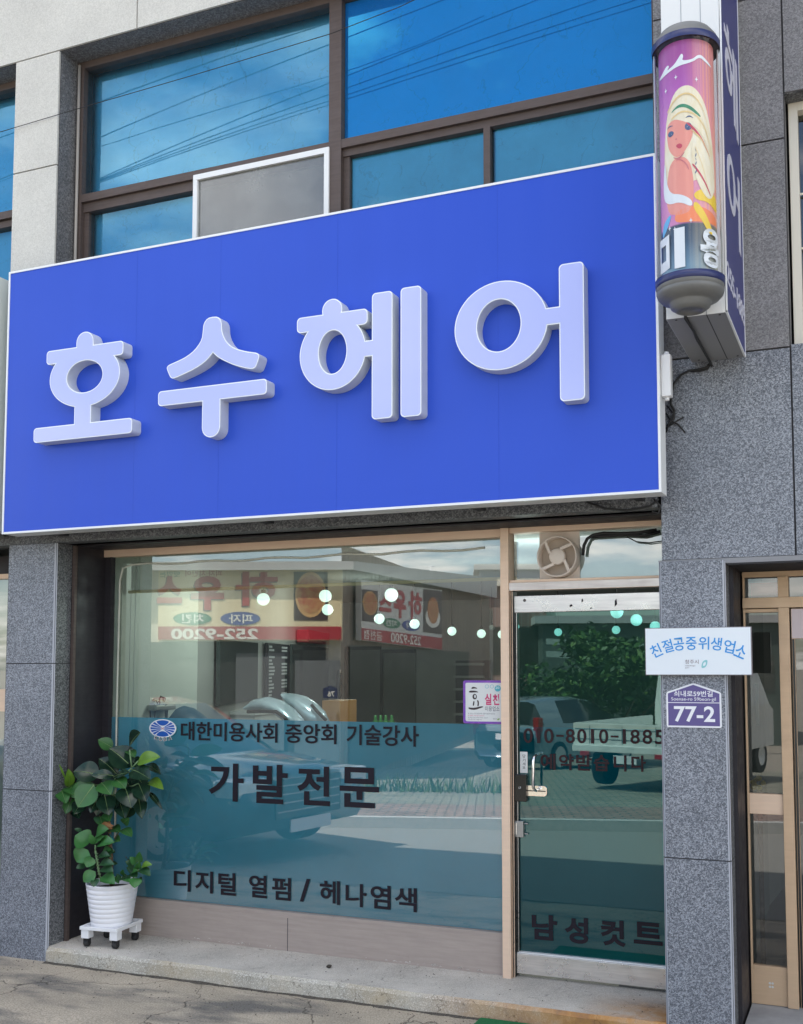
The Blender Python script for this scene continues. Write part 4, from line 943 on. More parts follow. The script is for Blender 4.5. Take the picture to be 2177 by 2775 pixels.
for ch, cx_, cy_, rot in zip(chars, (205, 372, 535, 712, 895, 1075, 1265, 1430), (445, 378, 350, 340, 335, 345, 385, 455), (.42, .25, .12, .03, -.03, -.14, -.22, -.42)):
    p = at(sP(cx_), tP(cy_), -.034); ux = V((math.cos(rot), 0, math.sin(rot))); uz = V((-math.sin(rot), 0, math.cos(rot))); w_, h_ = .047, .057
    put_text(lt, ch, p - ux * w_ / 2 - uz * h_ / 2, ux, uz, w_, h_, (0, -1, 0), M_pbl, .012, .0006, .0)
lt.build('lettering', PL); lt = MB()
face_text(lt, '청주시', sP(622), tP(575), sP(820), tP(635), -.0336, M_pgr, bold=.0, th=.0005)
lt.build('lettering', PL); lt = MB(); face_text(lt, 'CHEONGJU', sP(626), tP(655), sP(770), tP(675), -.0336, M_pgr, bold=.0, th=.0005); face_text(lt, 'CITY', sP(626), tP(684), sP(686), tP(702), -.0336, M_pgr, bold=.0, th=.0005)
lt.build('lettering', PL)
lg = MB(); c_ = at(sP(905), tP(637), -.0336); 
def leafp(k): return [(c_.x + k * (.030 * (s_ * .72) - .0), c_.z + k * (.030 * t_)) for s_, t_ in [(-1, -1), (-.95, -.2), (-.6, .5), (0, .9), (1, 1), (.95, .2), (.6, -.5), (0, -.9)]]
slab(lg, union([sp(leafp(.62), 2)], [sp(leafp(.30), 2)]), -.0336, -.0342, mat('leaf logo green', (.25, .55, .58), .4)); lg.build('leaf_logo', PL)
HN = thing('house_number_plate', 'purple house number plate reading 77-2 on the right granite column', 'sign', (-.73, -.003, 1.36))
def HP(x, y): p = at(1740 + x / 5.3375, 1680 + y / 5.3375, -.006); return (p.x, p.z)
outl = [HP(350, 1045), HP(735, 912), HP(1145, 1045), HP(1160, 1555), HP(360, 1550)]
xl, xr, zt_, zb_, za = outl[0][0], outl[2][0], outl[0][1], outl[4][1], outl[1][1]; xm = (xl + xr) / 2
def house(d): return offset_poly([(xl, zb_), (xr, zb_), (xr, zt_), (xm, za), (xl, zt_)], d)
def roundp(poly, r):
    out = []; n = len(poly)
    for i in range(n):
        a, b, c = V(poly[i - 1]), V(poly[i]), V(poly[(i + 1) % n]); p = b + (a - b).normalized() * r; q = b + (c - b).normalized() * r
        for k in range(5): s_ = k / 4; out.append(tuple(p * (1 - s_) ** 2 + b * 2 * s_ * (1 - s_) + q * s_ ** 2))
    return out
mb = MB(); slab(mb, union([roundp(house(0), .010)]), 0, -.005, mat('plate white', (.78, .78, .82), .3)); mb.build('plate', HN)
mb = MB(); zl = HP(700, 1197)[1]; M_pur = mat('plate purple', (.10, .075, .24), .35)
hi = house(.0075)
slab(mb, union([[hi[0], hi[1], (hi[1][0], zl - .0016), (hi[0][0], zl - .0016)]]), -.005, -.0056, M_pur)
slab(mb, union([[(hi[0][0], zl + .0016), (hi[1][0], zl + .0016), hi[2], hi[3], hi[4]]]), -.005, -.0056, M_pur); mb.build('purple_field', HN)
lt = MB(); M_pw = mat('plate lettering', (.80, .80, .84), .35)
face_text(lt, '쇠내로59번길', sP(462), tP(1022), sP(1025), tP(1112), -.0058, M_pw, bold=.012, th=.0005)
lt.build('lettering', HN); lt = MB(); face_text(lt, 'Soenae-ro 59beon-gil', sP(424), tP(1118), sP(1070), tP(1185), -.0058, M_pw, bold=.0, th=.0005)
lt.build('lettering', HN); lt = MB(); face_text(lt, '77-2', sP(462), tP(1243), sP(1060), tP(1482), -.0058, M_pw, bold=.022, th=.0005)
lt.build('lettering', HN)
# purple edged sticker on the glass
ST = thing('window_sticker', 'square purple bordered sticker on the shop glass beside the door post', 'sticker', (-1.87, .428, 1.35))
sS = lambda x: 1200 + x / 8.54; tS = lambda y: 1820 + y / 8.54; ys = G - .002
a, b = at(sS(475), tS(203), ys), at(sS(1402), tS(1215), ys); b.x = min(b.x, GX1 - .001)
M_purb = noisy('purple border print', (.14, .05, .40), (.30, .10, .50), 60, .4)
mb = MB(); slab(mb, union([rrect(a.x, b.x, b.z, a.z, .012)]), ys, ys - .0008, M_purb); mb.build('border', ST)
a2, b2 = at(sS(530), tS(258), ys), at(sS(1378), tS(1162), ys)
mb = MB(); slab(mb, union([rrect(a2.x, b2.x, b2.z, a2.z, .008)]), ys - .0008, ys - .0012, mat('sticker white', (.74, .75, .74), .4)); mb.build('card', ST)
lt = MB(); y3 = ys - .0013; M_br = mat('brush ink', (.04, .025, .03), .5); M_pk = mat('sticker pink', (.62, .05, .18), .5); M_sg = mat('sticker grey', (.14, .14, .19), .5); M_tl = mat('sticker teal', (.10, .45, .55), .5)
def sz(pts): return [(at(sS(x), tS(y), y3).x, at(sS(x), tS(y), y3).z) for x, y in pts]
for pts in ([(665, 380), (690, 350), (750, 358), (800, 382), (798, 398), (740, 388), (672, 405)], [(600, 462), (640, 440), (740, 440), (800, 455), (835, 484), (760, 480), (625, 490)], [(705, 700), (720, 678), (742, 690), (725, 790), (695, 796)], [(790, 665), (820, 660), (842, 700), (838, 800), (800, 806), (812, 720)], [(598, 820), (640, 835), (760, 835), (860, 805), (930, 802), (945, 820), (860, 850), (780, 880), (700, 888), (600, 868)]):
    slab(lt, union([sp(sz(pts), 2)]), y3, y3 - .0004, M_br)
slab(lt, union([sp(sz([(742 + 52 * math.cos(k * .5236), 580 + 66 * math.sin(k * .5236)) for k in range(12)]), 1)], [sp(sz([(750 + 22 * math.cos(k * .5236), 575 + 38 * math.sin(k * .5236)) for k in range(12)]), 1)]), y3, y3 - .0004, M_br)
face_text(lt, '실', sS(975), tS(510), sS(1130), tS(775), y3, M_pk, bold=.03, th=.0004); face_text(lt, '천', sS(1160), tS(520), sS(1312), tS(775), y3, M_pk, bold=.03, th=.0004)
face_text(lt, '미용업소', sS(985), tS(800), sS(1315), tS(920), y3, M_sg, bold=.006, th=.0004)
for body, x0_, x1_, y0_, y1_, M_ in (('본 업소는 경로효친사상 실천에 솔선수범하는', 590, 1215, 950, 995, M_sg), ('효 실천 미용업소입니다.', 590, 970, 1000, 1035, M_pk), ('한 차원 더욱 서비스에 온 도움이', 590, 1045, 1045, 1085, M_sg), ('이용해 주시기 바랍니다.', 590, 910, 1092, 1125, M_sg), ('청주시', 1165, 1255, 1078, 1115, M_sg)):
    face_text(lt, body, sS(x0_), tS(y0_), sS(x1_), tS(y1_), y3, M_, bold=.0, th=.0002, res=1)
slab(lt, union([sp(sz([(1275 + 75 * math.cos(k * .5236), 390 + 75 * math.sin(k * .5236)) for k in range(12)]), 1)]), y3, y3 - .0003, M_tl)
face_text(lt, '20', sS(1222), tS(345), sS(1312), tS(400), y3 - .0004, mat('sticker light', (.75, .85, .85), .5), bold=.01, th=.0003)
for cx_ in (1025, 1140):
    slab(lt, union([sp(sz([(cx_ + 45 * math.cos(k * .5236), 345 + 45 * math.sin(k * .5236)) for k in range(12)]), 1)], [sp(sz([(cx_ + 37 * math.cos(k * .5236), 345 + 37 * math.sin(k * .5236)) for k in range(12)]), 1)]), y3, y3 - .0003, M_tl)
slab(lt, union([sp(sz([(1262, 1125), (1265, 1090), (1320, 1078), (1322, 1100), (1300, 1125)]), 2)]), y3, y3 - .0003, mat('sticker leaf', (.30, .45, .12), .5))
lt.build('lettering', ST)

# ------------------------------------------------------------------ extractor fan in the transom
fc = at(1516, 1510, .40); fR = .104
FN = thing('extractor_fan', 'round cream extractor fan set in the glass above the shop door', 'fan', (fc.x, .42, fc.z - fR))
M_fan = noisy('yellowed fan plastic', (.70, .60, .52), (.78, .68, .60), 8, .45); M_fan_d = noisy('fan inner plate', (.46, .38, .31), (.54, .45, .37), 8, .6)
mb = MB(); mb.box(fc.x - .112, fc.x + .100, .425, .4285, 2.076, 2.316, M_fan); mb.build('mounting_plate', FN)
mb = MB(); mb.lathe((fc.x, 0, fc.z), [(fR, .425), (fR, .352), (fR - .005, .350), (fR - .008, .354), (fR - .008, .42)], M_fan, 48, 'Y'); mb.lathe((fc.x, 0, fc.z), [(.0005, .418), (fR - .008, .418)], M_fan_d, 40, 'Y'); mb.build('shroud', FN)
mb = MB(); mb.lathe((fc.x, 0, fc.z), [(.0005, .354), (.036, .354), (.041, .358), (.042, .38), (.034, .386), (.03, .412)], M_fan, 32, 'Y'); mb.build('motor_cap', FN)
mb = MB()
for k in range(4):
    w = math.radians(112 - 90 * k); ax = V((math.cos(w), 0, math.sin(w))); tn = V((-math.sin(w), 0, math.cos(w)))
    c0 = V((fc.x, .366, fc.z)) + ax * .066 + tn * .028
    mb = MB(); mb.obox(c0, ax, V((0, 1, 0)), tn, .036, .010, .0075, M_fan); mb.build('spoke', FN, .002)
mb = MB(); mb.tube([at(1380 + k, v_, .39) for k, v_ in ((200, 1505), (203, 1478), (212, 1460), (228, 1450), (255, 1445), (300, 1446), (350, 1444), (400, 1436))], .0085, M_cable, 8)
mb.tube([at(u_, v_, .395) for u_, v_ in ((1600, 1455), (1650, 1452), (1700, 1449), (1745, 1452), (1790, 1440))], .008, M_cable, 6); mb.tube([at(u_, v_, .40) for u_, v_ in ((1700, 1455), (1725, 1468), (1760, 1471), (1795, 1466))], .003, M_cable, 6)
tag(mb.build('cable'), 'thick black cable bundle along the top of the glass over the door', 'cable')
# loose cable across the facade
mb = MB(); mb.tube([at(-200, 420, -.05), at(0, 358, -.02), at(100, 328, -.012), at(200, 298, -.01)] + [at(300, 269, .0), at(520, 205, .01), at(895, 92, .02), at(1080, 20, .02), at(1250, -60, .02)], .0022, M_cable, 6)
tag(mb.build('cable'), 'thin grey cable slung across the upper column and window', 'cable')

# ------------------------------------------------------------------ green mat, pebble
mb = MB(); M_turf = noisy('green turf mat', (.004, .11, .035), (.01, .20, .06), 220, .9, .8)
a, b = atz(1312, 2747, .018), atz(1279, 2776, .018)
mx0 = a.x; vs = [(mx0, -.022, .0), (XR - .05, -.022, .0), (XR - .05, -.75, .0), (mx0, -.75, .0)]
mb.box(mx0, XR - .12, -.42, -.028, gz(-.3) + .001, .016, M_turf); tag(mb.build('door_mat', None, .004), 'green artificial turf mat lying against the rust stained doorstep', 'mat')
mb = MB(); p = atz(892, 2623, .083); M_dirt = noisy('dark clod', (.03, .025, .022), (.07, .06, .05), 60, .9)
mb.sphere((p.x, p.y, .083 + .008), .012, M_dirt, 10, .8); mb.sphere((p.x + .008, p.y - .002, .083 + .012), .009, M_dirt, 8, .7); mb.sphere((p.x - .009, p.y + .002, .083 + .006), .008, M_dirt, 8, .8)
tag(mb.build('pebble'), 'small dark clod lying alone on the doorstep', 'debris')

# ------------------------------------------------------------------ plant stand and potted plant
PC = V((-4.035, .185, 0)); rz_ = math.radians(5); ax = V((math.cos(rz_), math.sin(rz_), 0)); ay = V((-math.sin(rz_), math.cos(rz_), 0)); az = V((0, 0, 1))
PST = thing('plant_stand', 'white square plant stand on black castors under the potted plant', 'plant stand', (PC.x, PC.y, .083))
hs = .122
mb = MB(); mb.obox(PC + az * .183, ax, ay, az, hs, hs, .005, M_white_pl)
for s_ in (1, -1): mb.obox(PC + az * .190 + ax * (s_ * (hs - .005)), ax, ay, az, .005, hs, .008, M_white_pl); mb.obox(PC + az * .190 + ay * (s_ * (hs - .005)), ax, ay, az, hs - .010, .005, .0078, M_white_pl)
mb.build('tray', PST, .003)
for i in (1, -1):
    for j in (1, -1):
        c0 = PC + ax * (i * .092) + ay * (j * .092)
        mb = MB(); mb.obox(c0 + az * .155, ax, ay, az, .024, .024, .024, M_white_pl); mb.build('leg', PST, .003)
        mb = MB(); r_ = .0195
        mb.lathe(c0 + V((0, 0, .083 + r_)) - ax * 0, [(.0005, -.016), (r_ * .75, -.016), (r_, -.010), (r_, .010), (r_ * .75, .016), (.0005, .016)], M_rubber, 16, 'X'); mb.box(c0.x - .017, c0.x + .017, c0.y - .012, c0.y + .012, .083 + r_ + .004, .131, M_black); mb.build('castor', PST)
PP = thing('potted_plant', 'rubber plant with smaller succulents in a ribbed white pot', 'potted plant', (PC.x, PC.y, .189))
mb = MB(); prof = []; r0, r1, h0_, h1_ = .109, .143, .1885, .425
for k in range(9):
    za_, zb2 = h0_ + (h1_ - h0_) * k / 9, h0_ + (h1_ - h0_) * (k + 1) / 9; ra, rb = r0 + (r1 - r0) * k / 9, r0 + (r1 - r0) * (k + 1) / 9
    prof += [(ra - .0018, za_), (ra + .001, za_ + .004), (rb + .001, zb2 - .002)]
prof = [(.001, h0_)] + prof + [(r1 + .001, h1_), (r1 - .008, h1_), (r1 - .014, h1_ - .05)]
mb.lathe((PC.x, PC.y, 0), prof, mat('white ribbed pot', (.80, .79, .82), .4), 48); mb.build('pot', PP)
mb = MB(); mb.lathe((PC.x, PC.y, 0), [(.001, h1_ - .035), (r1 - .008, h1_ - .04)], noisy('potting soil', (.03, .022, .016), (.07, .05, .035), 60, .95), 24); mb.build('soil', PP)
def leafmat(name, a, b, rough=.35):
    M = mat(name, a, rough); t = NT(M); n = t.noise(t.pos(), 14, 4); t.col(t.ramp(n, [(.3, a), (.7, b)])); t.b.inputs['Subsurface Weight'].default_value = 0; return M
L_D = leafmat('dark rubber leaf', (.007, .024, .015), (.020, .052, .028), .22); L_M = leafmat('green rubber leaf', (.022, .095, .022), (.045, .15, .035), .36); L_L = leafmat('young leaf', (.10, .22, .02), (.16, .30, .035), .4); L_S = leafmat('succulent leaf', (.025, .12, .025), (.05, .18, .045), .42); L_S2 = leafmat('dark succulent leaf', (.012, .055, .018), (.025, .085, .03), .42)
L_V = mat('leaf midrib', (.22, .32, .12), .5); L_B = mat('withered leaf', (.30, .14, .05), .7)
def leaf(mb, b, t, w, M, nrm, rib=True, cup=.18, bend=.12):
    L = (t - b).length; d = (t - b) / L; s = d.cross(nrm).normalized(); n_ = s.cross(d).normalized(); N = 8; vs = []
    for i in range(N + 1):
        f = i / N; hw = w / 2 * (math.sin(math.pi * min(1, f ** .85)) ** .75 if 0 < f < 1 else 0.02); c_ = b + d * (L * f) + n_ * (bend * L * math.sin(math.pi * f) - .02 * L * f)
        vs += [c_ - s * hw + n_ * (cup * hw), c_ - s * hw * .5 + n_ * cup * hw * .3, c_, c_ + s * hw * .5 + n_ * cup * hw * .3, c_ + s * hw + n_ * (cup * hw)]
    fs = [(i * 5 + k, i * 5 + k + 1, i * 5 + k + 6, i * 5 + k + 5) for i in range(N) for k in range(4)]
    mb.add(vs, fs, M, True)
    if rib:
        rr = max(.0009, w * .014); vv = []
        for i in range(N + 1): c_ = vs[i * 5 + 2]; vv += [c_ - s * rr * (1.2 - i / N) + n_ * .0012, c_ + n_ * .0022, c_ + s * rr * (1.2 - i / N) + n_ * .0012]
        mb.add(vv, [(i * 3 + k, i * 3 + k + 1, i * 3 + k + 4, i * 3 + k + 3) for i in range(N) for k in range(2)], L_V)
fol = MB()
def z5(x, y, Y): return at(60 + x / 4.27, 1950 + y / 4.27, Y)
def z6(x, y, Y): return at(100 + x / 4.27, 2300 + y / 4.27, Y)
SC_ = 8.0 / F / 4.27
big = [(1245, 350, 1365, 150, 190, 'D', .24), (1270, 550, 1010, 330, 225, 'D', .17), (1100, 640, 890, 450, 170, 'D', .2), (900, 650, 595, 600, 195, 'D', .12), (1060, 650, 800, 640, 85, 'D', .10), (1340, 490, 1595, 430, 120, 'L', .16), (1270, 580, 1485, 690, 150, 'D', .12), (1060, 665, 1240, 610, 95, 'D', .11), (1080, 690, 1195, 795, 125, 'M', .09), (835, 755, 645, 1015, 190, 'M', .07), (840, 745, 550, 890, 130, 'M', .10), (920, 730, 1025, 865, 145, 'M', .09), (955, 870, 1005, 1105, 150, 'D', .11), (1190, 780, 1265, 1020, 185, 'D', .10), (1350, 740, 1435, 945, 145, 'D', .14), (1345, 880, 1390, 1145, 110, 'D', .17), (1470, 715, 1635, 805, 95, 'L', .2), (1470, 840, 1625, 1035, 45, 'D', .2), (1410, 540, 1605, 630, 90, 'D', .24), (880, 900, 790, 1080, 95, 'D', .13), (950, 880, 860, 1115, 105, 'D', .15), (1050, 330, 880, 230, 115, 'M', .25), (420, 755, 398, 488, 112, 'L', .09), (543, 775, 537, 572, 82, 'L', .1), (435, 780, 303, 852, 42, 'L', .07), (448, 795, 510, 968, 118, 'M', .07), (445, 845, 393, 1087, 112, 'M', .1), (540, 775, 650, 880, 130, 'M', .11), (575, 890, 505, 1092, 92, 'M', .12), (690, 960, 600, 1092, 115, 'D', .12), (1225, 350, 1305, 435, 85, 'M', .2), (1260, 470, 1345, 560, 115, 'D', .22), (1130, 950, 1190, 1145, 125, 'D', .18), (1260, 1000, 1205, 1140, 105, 'D', .2), (1070, 860, 1090, 1020, 85, 'D', .16), (985, 1080, 1015, 1175, 85, 'M', .14), (900, 1120, 930, 1245, 115, 'M', .15), (1170, 1200, 1240, 1140, 75, 'M', .16), (1165, 1265, 1270, 1352, 85, 'M', .15), (1010, 1280, 1135, 1300, 110, 'M', .17), (1060, 1400, 1135, 1405, 85, 'M', .15), (1190, 560, 1130, 480, 110, 'D', .24), (700, 720, 640, 760, 80, 'M', .2), (620, 1050, 660, 1145, 90, 'D', .16), (1180, 700, 1300, 830, 150, 'D', .22), (1000, 760, 880, 950, 140, 'D', .2), (1300, 620, 1420, 800, 150, 'D', .22), (1080, 560, 940, 740, 150, 'D', .25)]
for (x0_, y0_, x1_, y1_, w_, k_, Y_) in big:
    w_ *= 1.06; b_ = z5(x0_, y0_, Y_ + .03); t_ = z5(x1_, y1_, Y_ - .03 + random.uniform(-.015, .015))
    nn = (CAM - b_).normalized() + V((random.uniform(-.3, .3), 0, .35 + random.uniform(-.2, .3)))
    leaf(fol, b_, t_, w_ * SC_, {'D': L_D, 'M': L_M, 'L': L_L}[k_], nn, True, random.uniform(.12, .3), random.uniform(.04, .13))
suc5 = [(770, 1440, 615, 1340, 185, 'S', .10), (765, 1510, 630, 1650, 170, 'S', .09), (860, 1330, 1000, 1265, 115, 'S', .12), (880, 1440, 1065, 1420, 110, 'S', .1), (850, 1430, 950, 1350, 75, 'S', .11), (840, 1440, 785, 1320, 60, 'S', .1), (900, 1560, 1030, 1590, 80, 'T', .1), (980, 1570, 1070, 1520, 90, 'T', .12), (700, 1300, 605, 1265, 40, 'T', .12), (1230, 1640, 1200, 1600, 60, 'T', .15)]
suc6 = [(610, 50, 460, 150, 125, 'S', .09), (640, 100, 575, 215, 100, 'S', .08), (570, 190, 455, 225, 65, 'T', .1), (660, 180, 620, 250, 70, 'T', .11), (680, 265, 540, 385, 110, 'S', .07), (690, 350, 665, 445, 75, 'T', .06), (725, 90, 840, 80, 75, 'T', .09), (760, 50, 860, 15, 80, 'S', .12), (830, 70, 905, 40, 70, 'T', .14), (740, 165, 895, 180, 78, 'T', .08), (860, 190, 935, 175, 45, 'T', .13), (755, 225, 885, 265, 95, 'T', .07), (765, 315, 900, 405, 115, 'S', .06), (1185, 160, 1190, 35, 65, 'S', .16), (1150, 180, 1075, 95, 65, 'S', .15), (1130, 200, 1025, 145, 65, 'T', .15), (1215, 205, 1332, 185, 62, 'L', .14), (1195, 240, 1315, 315, 82, 'T', .12), (1160, 235, 1190, 150, 60, 'S', .11), (1150, 340, 1130, 455, 105, 'S', .09), (1175, 350, 1215, 400, 60, 'T', .13), (1010, 310, 1000, 240, 50, 'S', .14), (1075, 300, 1160, 325, 95, 'T', .12), (1030, 350, 1070, 385, 70, 'S', .09), (990, 340, 940, 370, 60, 'T', .1), (1110, 260, 1040, 215, 75, 'T', .14), (960, 300, 920, 350, 50, 'T', .13), (1060, 330, 980, 345, 60, 'T', .15), (900, 330, 950, 400, 60, 'S', .1), (1100, 280, 1165, 255, 70, 'S', .12)]
for fn_, lst in ((z5, suc5), (z6, suc6)):
    for (x0_, y0_, x1_, y1_, w_, k_, Y_) in lst:
        b_ = fn_(x0_, y0_, Y_ + .02); t_ = fn_(x1_, y1_, Y_ - .02)
        leaf(fol, b_, t_, w_ * SC_, {'S': L_S, 'T': L_S2, 'L': L_L}[k_], (CAM - b_).normalized() + V((random.uniform(-.4, .4), 0, .4)), False, .3, .10)
for x0_, y0_, x1_, y1_ in ((930, 1225, 1060, 1230), (1000, 1190, 1045, 1265), (990, 1240, 900, 1235)):
    leaf(fol, z5(x0_, y0_, .15), z5(x1_, y1_, .13), 55 * SC_, L_B, V((0, -1, .3)), False, .5, .15)
fol.build('foliage', PP, 0)
mb = MB(); M_stem = noisy('woody stem', (.12, .075, .04), (.2, .13, .08), 30, .8); M_gst = mat('green stem', (.16, .26, .12), .6)
top_ = z5(1010, 1210, .17)
mb.tube([(PC.x - .02, PC.y + .02, .38), z5(1030, 1560, .18), z5(1020, 1380, .17), top_, z5(1000, 1080, .18)], [.012, .011, .009, .008, .007], M_stem, 8)
for pts in ([(1000, 1080), (1050, 880), (1100, 720), (1270, 560)], [(1050, 880), (930, 760), (840, 755), (700, 760), (560, 800), (430, 780)], [(1100, 720), (1060, 660)], [(1050, 900), (1200, 800), (1350, 740)], [(1270, 560), (1345, 480)], [(1270, 560), (1245, 350)]):
    mb.tube([z5(x, y, .165) for x, y in pts], .0045, M_gst, 6)
mb.tube([z6(680, 20, .115), z6(700, 150, .11), z6(715, 250, .11), z6(745, 380, .13)], .006, M_gst, 6); mb.tube([z5(850, 1450, .115), z5(845, 1540, .115), z6(680, 20, .115)], .005, M_gst, 6)
for k in range(9): q_ = z6(690 + k * 5, 60 + k * 34, .105); mb.tube([q_ - V((.012, 0, 0)), q_ + V((.012, 0, .003))], .002, M_gst, 5)
mb.tube([z6(1185, 150, .15), z6(1170, 260, .14), z6(1080, 400, .16)], .005, M_gst, 6)
mb.tube([z5(1130, 1290, .16), z5(1060, 1390, .16), z5(1040, 1440, .16)], .003, M_stem, 6)
mb.build('stem', PP)
mb = MB(); mb.tube([z5(1012, 1325, .15), z5(1040, 1365, .15), z5(1068, 1398, .15)], .0035, mat('teal tie', (.02, .25, .26), .5), 6); mb.build('plant_tie', PP)

# ------------------------------------------------------------------ salon furnishings seen through the glass
M_pole = mat('cream pole', (.72, .62, .38), .5); M_blind = glass('thin roller blind', (.42, .46, .44), .0, grime=.0)
M_blind = film('roller blind cloth', (.42, .45, .42), .4)
RB = thing('roller_blind', 'half lowered grey roller blind with a cream bottom bar behind the shop window', 'blind', (-3.2, .60, 2.2))
a, b = at(357, 1600, .60), at(1190, 1572, .60)
def blindtr():
    M = bpy.data.materials.new('sheer blind'); M.use_nodes = True; t = NT(M); t.n.clear(); o = t.new('ShaderNodeOutputMaterial'); tr = t.new('ShaderNodeBsdfTransparent'); df = t.new('ShaderNodeBsdfDiffuse'); df.inputs[0].default_value = (.40, .43, .42, 1); mx = t.new('ShaderNodeMixShader'); mx.inputs[0].default_value = .75
    t.lk(tr.outputs[0], mx.inputs[1]); t.lk(df.outputs[0], mx.inputs[2]); t.lk(mx.outputs[0], o.inputs[0]); return M
mb = MB(); vs = []; zlow = at(700, 1590, .6).z
for i in range(41):
    x = a.x + (GX1 + .02 - a.x) * i / 40
    vs += [(x, .6 + .004 * math.sin(i * .9), zlow), (x, .6, 2.30)]
mb.add(vs, [(2 * i, 2 * i + 2, 2 * i + 3, 2 * i + 1) for i in range(40)], blindtr(), True); mb.build('cloth', RB)
mb = MB(); mb.tube([(a.x - .02, .6, zlow - .004), (-1.75, .6, zlow - .004)], .010, M_pole, 10); mb.build('bottom_bar', RB)
mb = MB(); 
for dx in (.0, .035): mb.tube([(a.x + .0 + dx, .60, 2.28), (a.x - .01 + dx, .60, 1.3)], .0022, M_white_pl, 5)
mb.build('pull_chain', RB)
# mirrors and boards on the slanting side wall
def wall_pt(u, off=.02):
    d = ray(u, 1800); nrm = V((dA.y, -dA.x, 0)); p0 = wc + nrm * off; t_ = (p0 - CAM).dot(nrm) / V((d.x, d.y, 0)).dot(nrm); return V((CAM.x + d.x * t_, CAM.y + d.y * t_, 0)), nrm, t_
def zof(v, u, t_): return CAM.z + ray(u, v).z * t_
def wall_box(u0, u1, v0, v1, M, th=.03):
    p, nrm, t0 = wall_pt(u0); q, _, t1 = wall_pt(u1); z1_ = zof(v0, u0, t0); z0_ = zof(v1, u0, t0); mb = MB()
    c_ = (p + q) / 2; L_ = (q - p).length / 2; mb.obox(V((c_.x, c_.y, (z0_ + z1_) / 2)) + nrm * th / 2, dA, nrm, V((0, 0, 1)), L_, th / 2, (z1_ - z0_) / 2, M); return mb, c_, z0_, z1_, p, q, nrm
M_mir = mat('salon mirror', (.10, .13, .13), .06, .6)
mirror_lbl = ['leftmost tall dark mirror on the salon side wall above the yellow pot', 'tall salon mirror between the price board and the clock']
for (u0, u1, v0, v1), lb in zip(((586, 690, 1733, 1912), (786, 885, 1746, 1960)), mirror_lbl):
    mb, c_, z0_, z1_, p, q, nrm = wall_box(u0, u1, v0, v1, M_mir); tag(mb.build('wall_mirror'), lb, 'mirror', 'salon mirrors')
mb, c_, z0_, z1_, p, q, nrm = wall_box(718, 775, 1742, 1900, mat('black price board', (.012, .014, .02), .5))
PBd = thing('price_board', 'black price board with rows of small white lettering on the salon wall', 'board', (c_.x, c_.y, z0_)); mb.build('board', PBd)
lt = MB(); rows = [(.0, .45, .94), (.05, .3, .60), (.05, .35, .55), (.0, .3, .36), (.05, .4, .30), (.05, .3, .14)]
L_ = (q - p).length
for i in range(15):
    zz = z0_ + (z1_ - z0_) * (.92 - .06 * i)
    for s0_, s1_ in ((.03, .03 + random.uniform(.12, .28)), (.62, .90)):
        if random.random() < .2: continue
        o_ = p + dA * (L_ * s0_) + nrm * .032; lt.quad(o_ + V((0, 0, zz)), o_ + dA * (L_ * (s1_ - s0_)) + V((0, 0, zz)), o_ + dA * (L_ * (s1_ - s0_)) + V((0, 0, zz + .018)), o_ + V((0, 0, zz + .018)), M_siggr)
lt.build('lettering', PBd)
mb, c_, z0_, z1_, p, q, nrm = wall_box(805, 866, 1706, 1740, mat('red box', (.35, .01, .02), .5), .12); tag(mb.build('wall_box'), 'small red box mounted high on the salon wall above a mirror', 'box')
p, nrm, t_ = wall_pt(913); zc = zof(1854, 913, t_); rC = (zof(1815, 913, t_) - zof(1893, 913, t_)) / 2
CK = thing('wall_clock', 'round open wire wall clock on the salon wall', 'clock', (p.x, p.y, zc - rC)); mb = MB(); M_iron = mat('dark iron', (.02, .018, .016), .6)
def ring(r, rr): mb.tube([V((p.x, p.y, zc)) + nrm * .04 + dA * (r * math.cos(k * .2618)) + V((0, 0, r * math.sin(k * .2618))) for k in range(25)], rr, M_iron, 6)
ring(rC, .014); ring(rC * .68, .010)
for k in range(12): w = k * math.pi / 6; d_ = dA * math.cos(w) + V((0, 0, math.sin(w))); o_ = V((p.x, p.y, zc)) + nrm * .04; mb.tube([o_ + d_ * rC * .68, o_ + d_ * rC], .011, M_iron, 5)
mb.build('dial', CK)
mb = MB(); o_ = V((p.x, p.y, zc)) + nrm * .045; mb.tube([o_, o_ + dA * .12 + V((0, 0, .1))], .012, M_iron, 5); mb.tube([o_, o_ - dA * .05 + V((0, 0, -.2))], .010, M_iron, 5); mb.build('hand', CK)
# mirrors on the back wall
Yb = wend.y - .02
for (u0, u1, v0, v1), lb in zip(((944, 985, 1762, 1960), (1040, 1080, 1770, 1960)), ('tall framed mirror on the salon back wall right of the clock', 'tall framed mirror on the salon back wall above the bottles')):
    p, q = at(u0, v0, Yb), at(u1 + 45, v1, Yb); T = thing('wall_mirror', lb, 'mirror', ((p.x + q.x) / 2, Yb, q.z), 'salon mirrors')
    mb = MB(); mb.box(p.x, q.x, Yb, Yb + .04, q.z, p.z, mat('pale mirror', (.36, .36, .33), .15, .5) if 'pale mirror' not in bpy.data.materials else bpy.data.materials['pale mirror']); mb.build('glass', T)
    mb = MB(); mb.box(p.x - .05, p.x, Yb - .01, Yb + .04, q.z, p.z + .05, M_iron); mb.box(p.x, q.x, Yb - .01, Yb + .04, p.z, p.z + .05, M_iron); mb.build('frame', T)
p, q = at(1235, 1790, Yb - .3), at(1310, 1960, Yb - .3)
SH = thing('shelf_unit', 'dark open shelf unit at the back of the salon beside the door', 'shelf', ((p.x + q.x) / 2, Yb - .2, q.z)); mb = MB(); mb.box(p.x, q.x, Yb - .3, Yb, q.z, p.z, mat('shelf dark', (.05, .055, .065), .6)); mb.build('carcass', SH)
mb = MB()
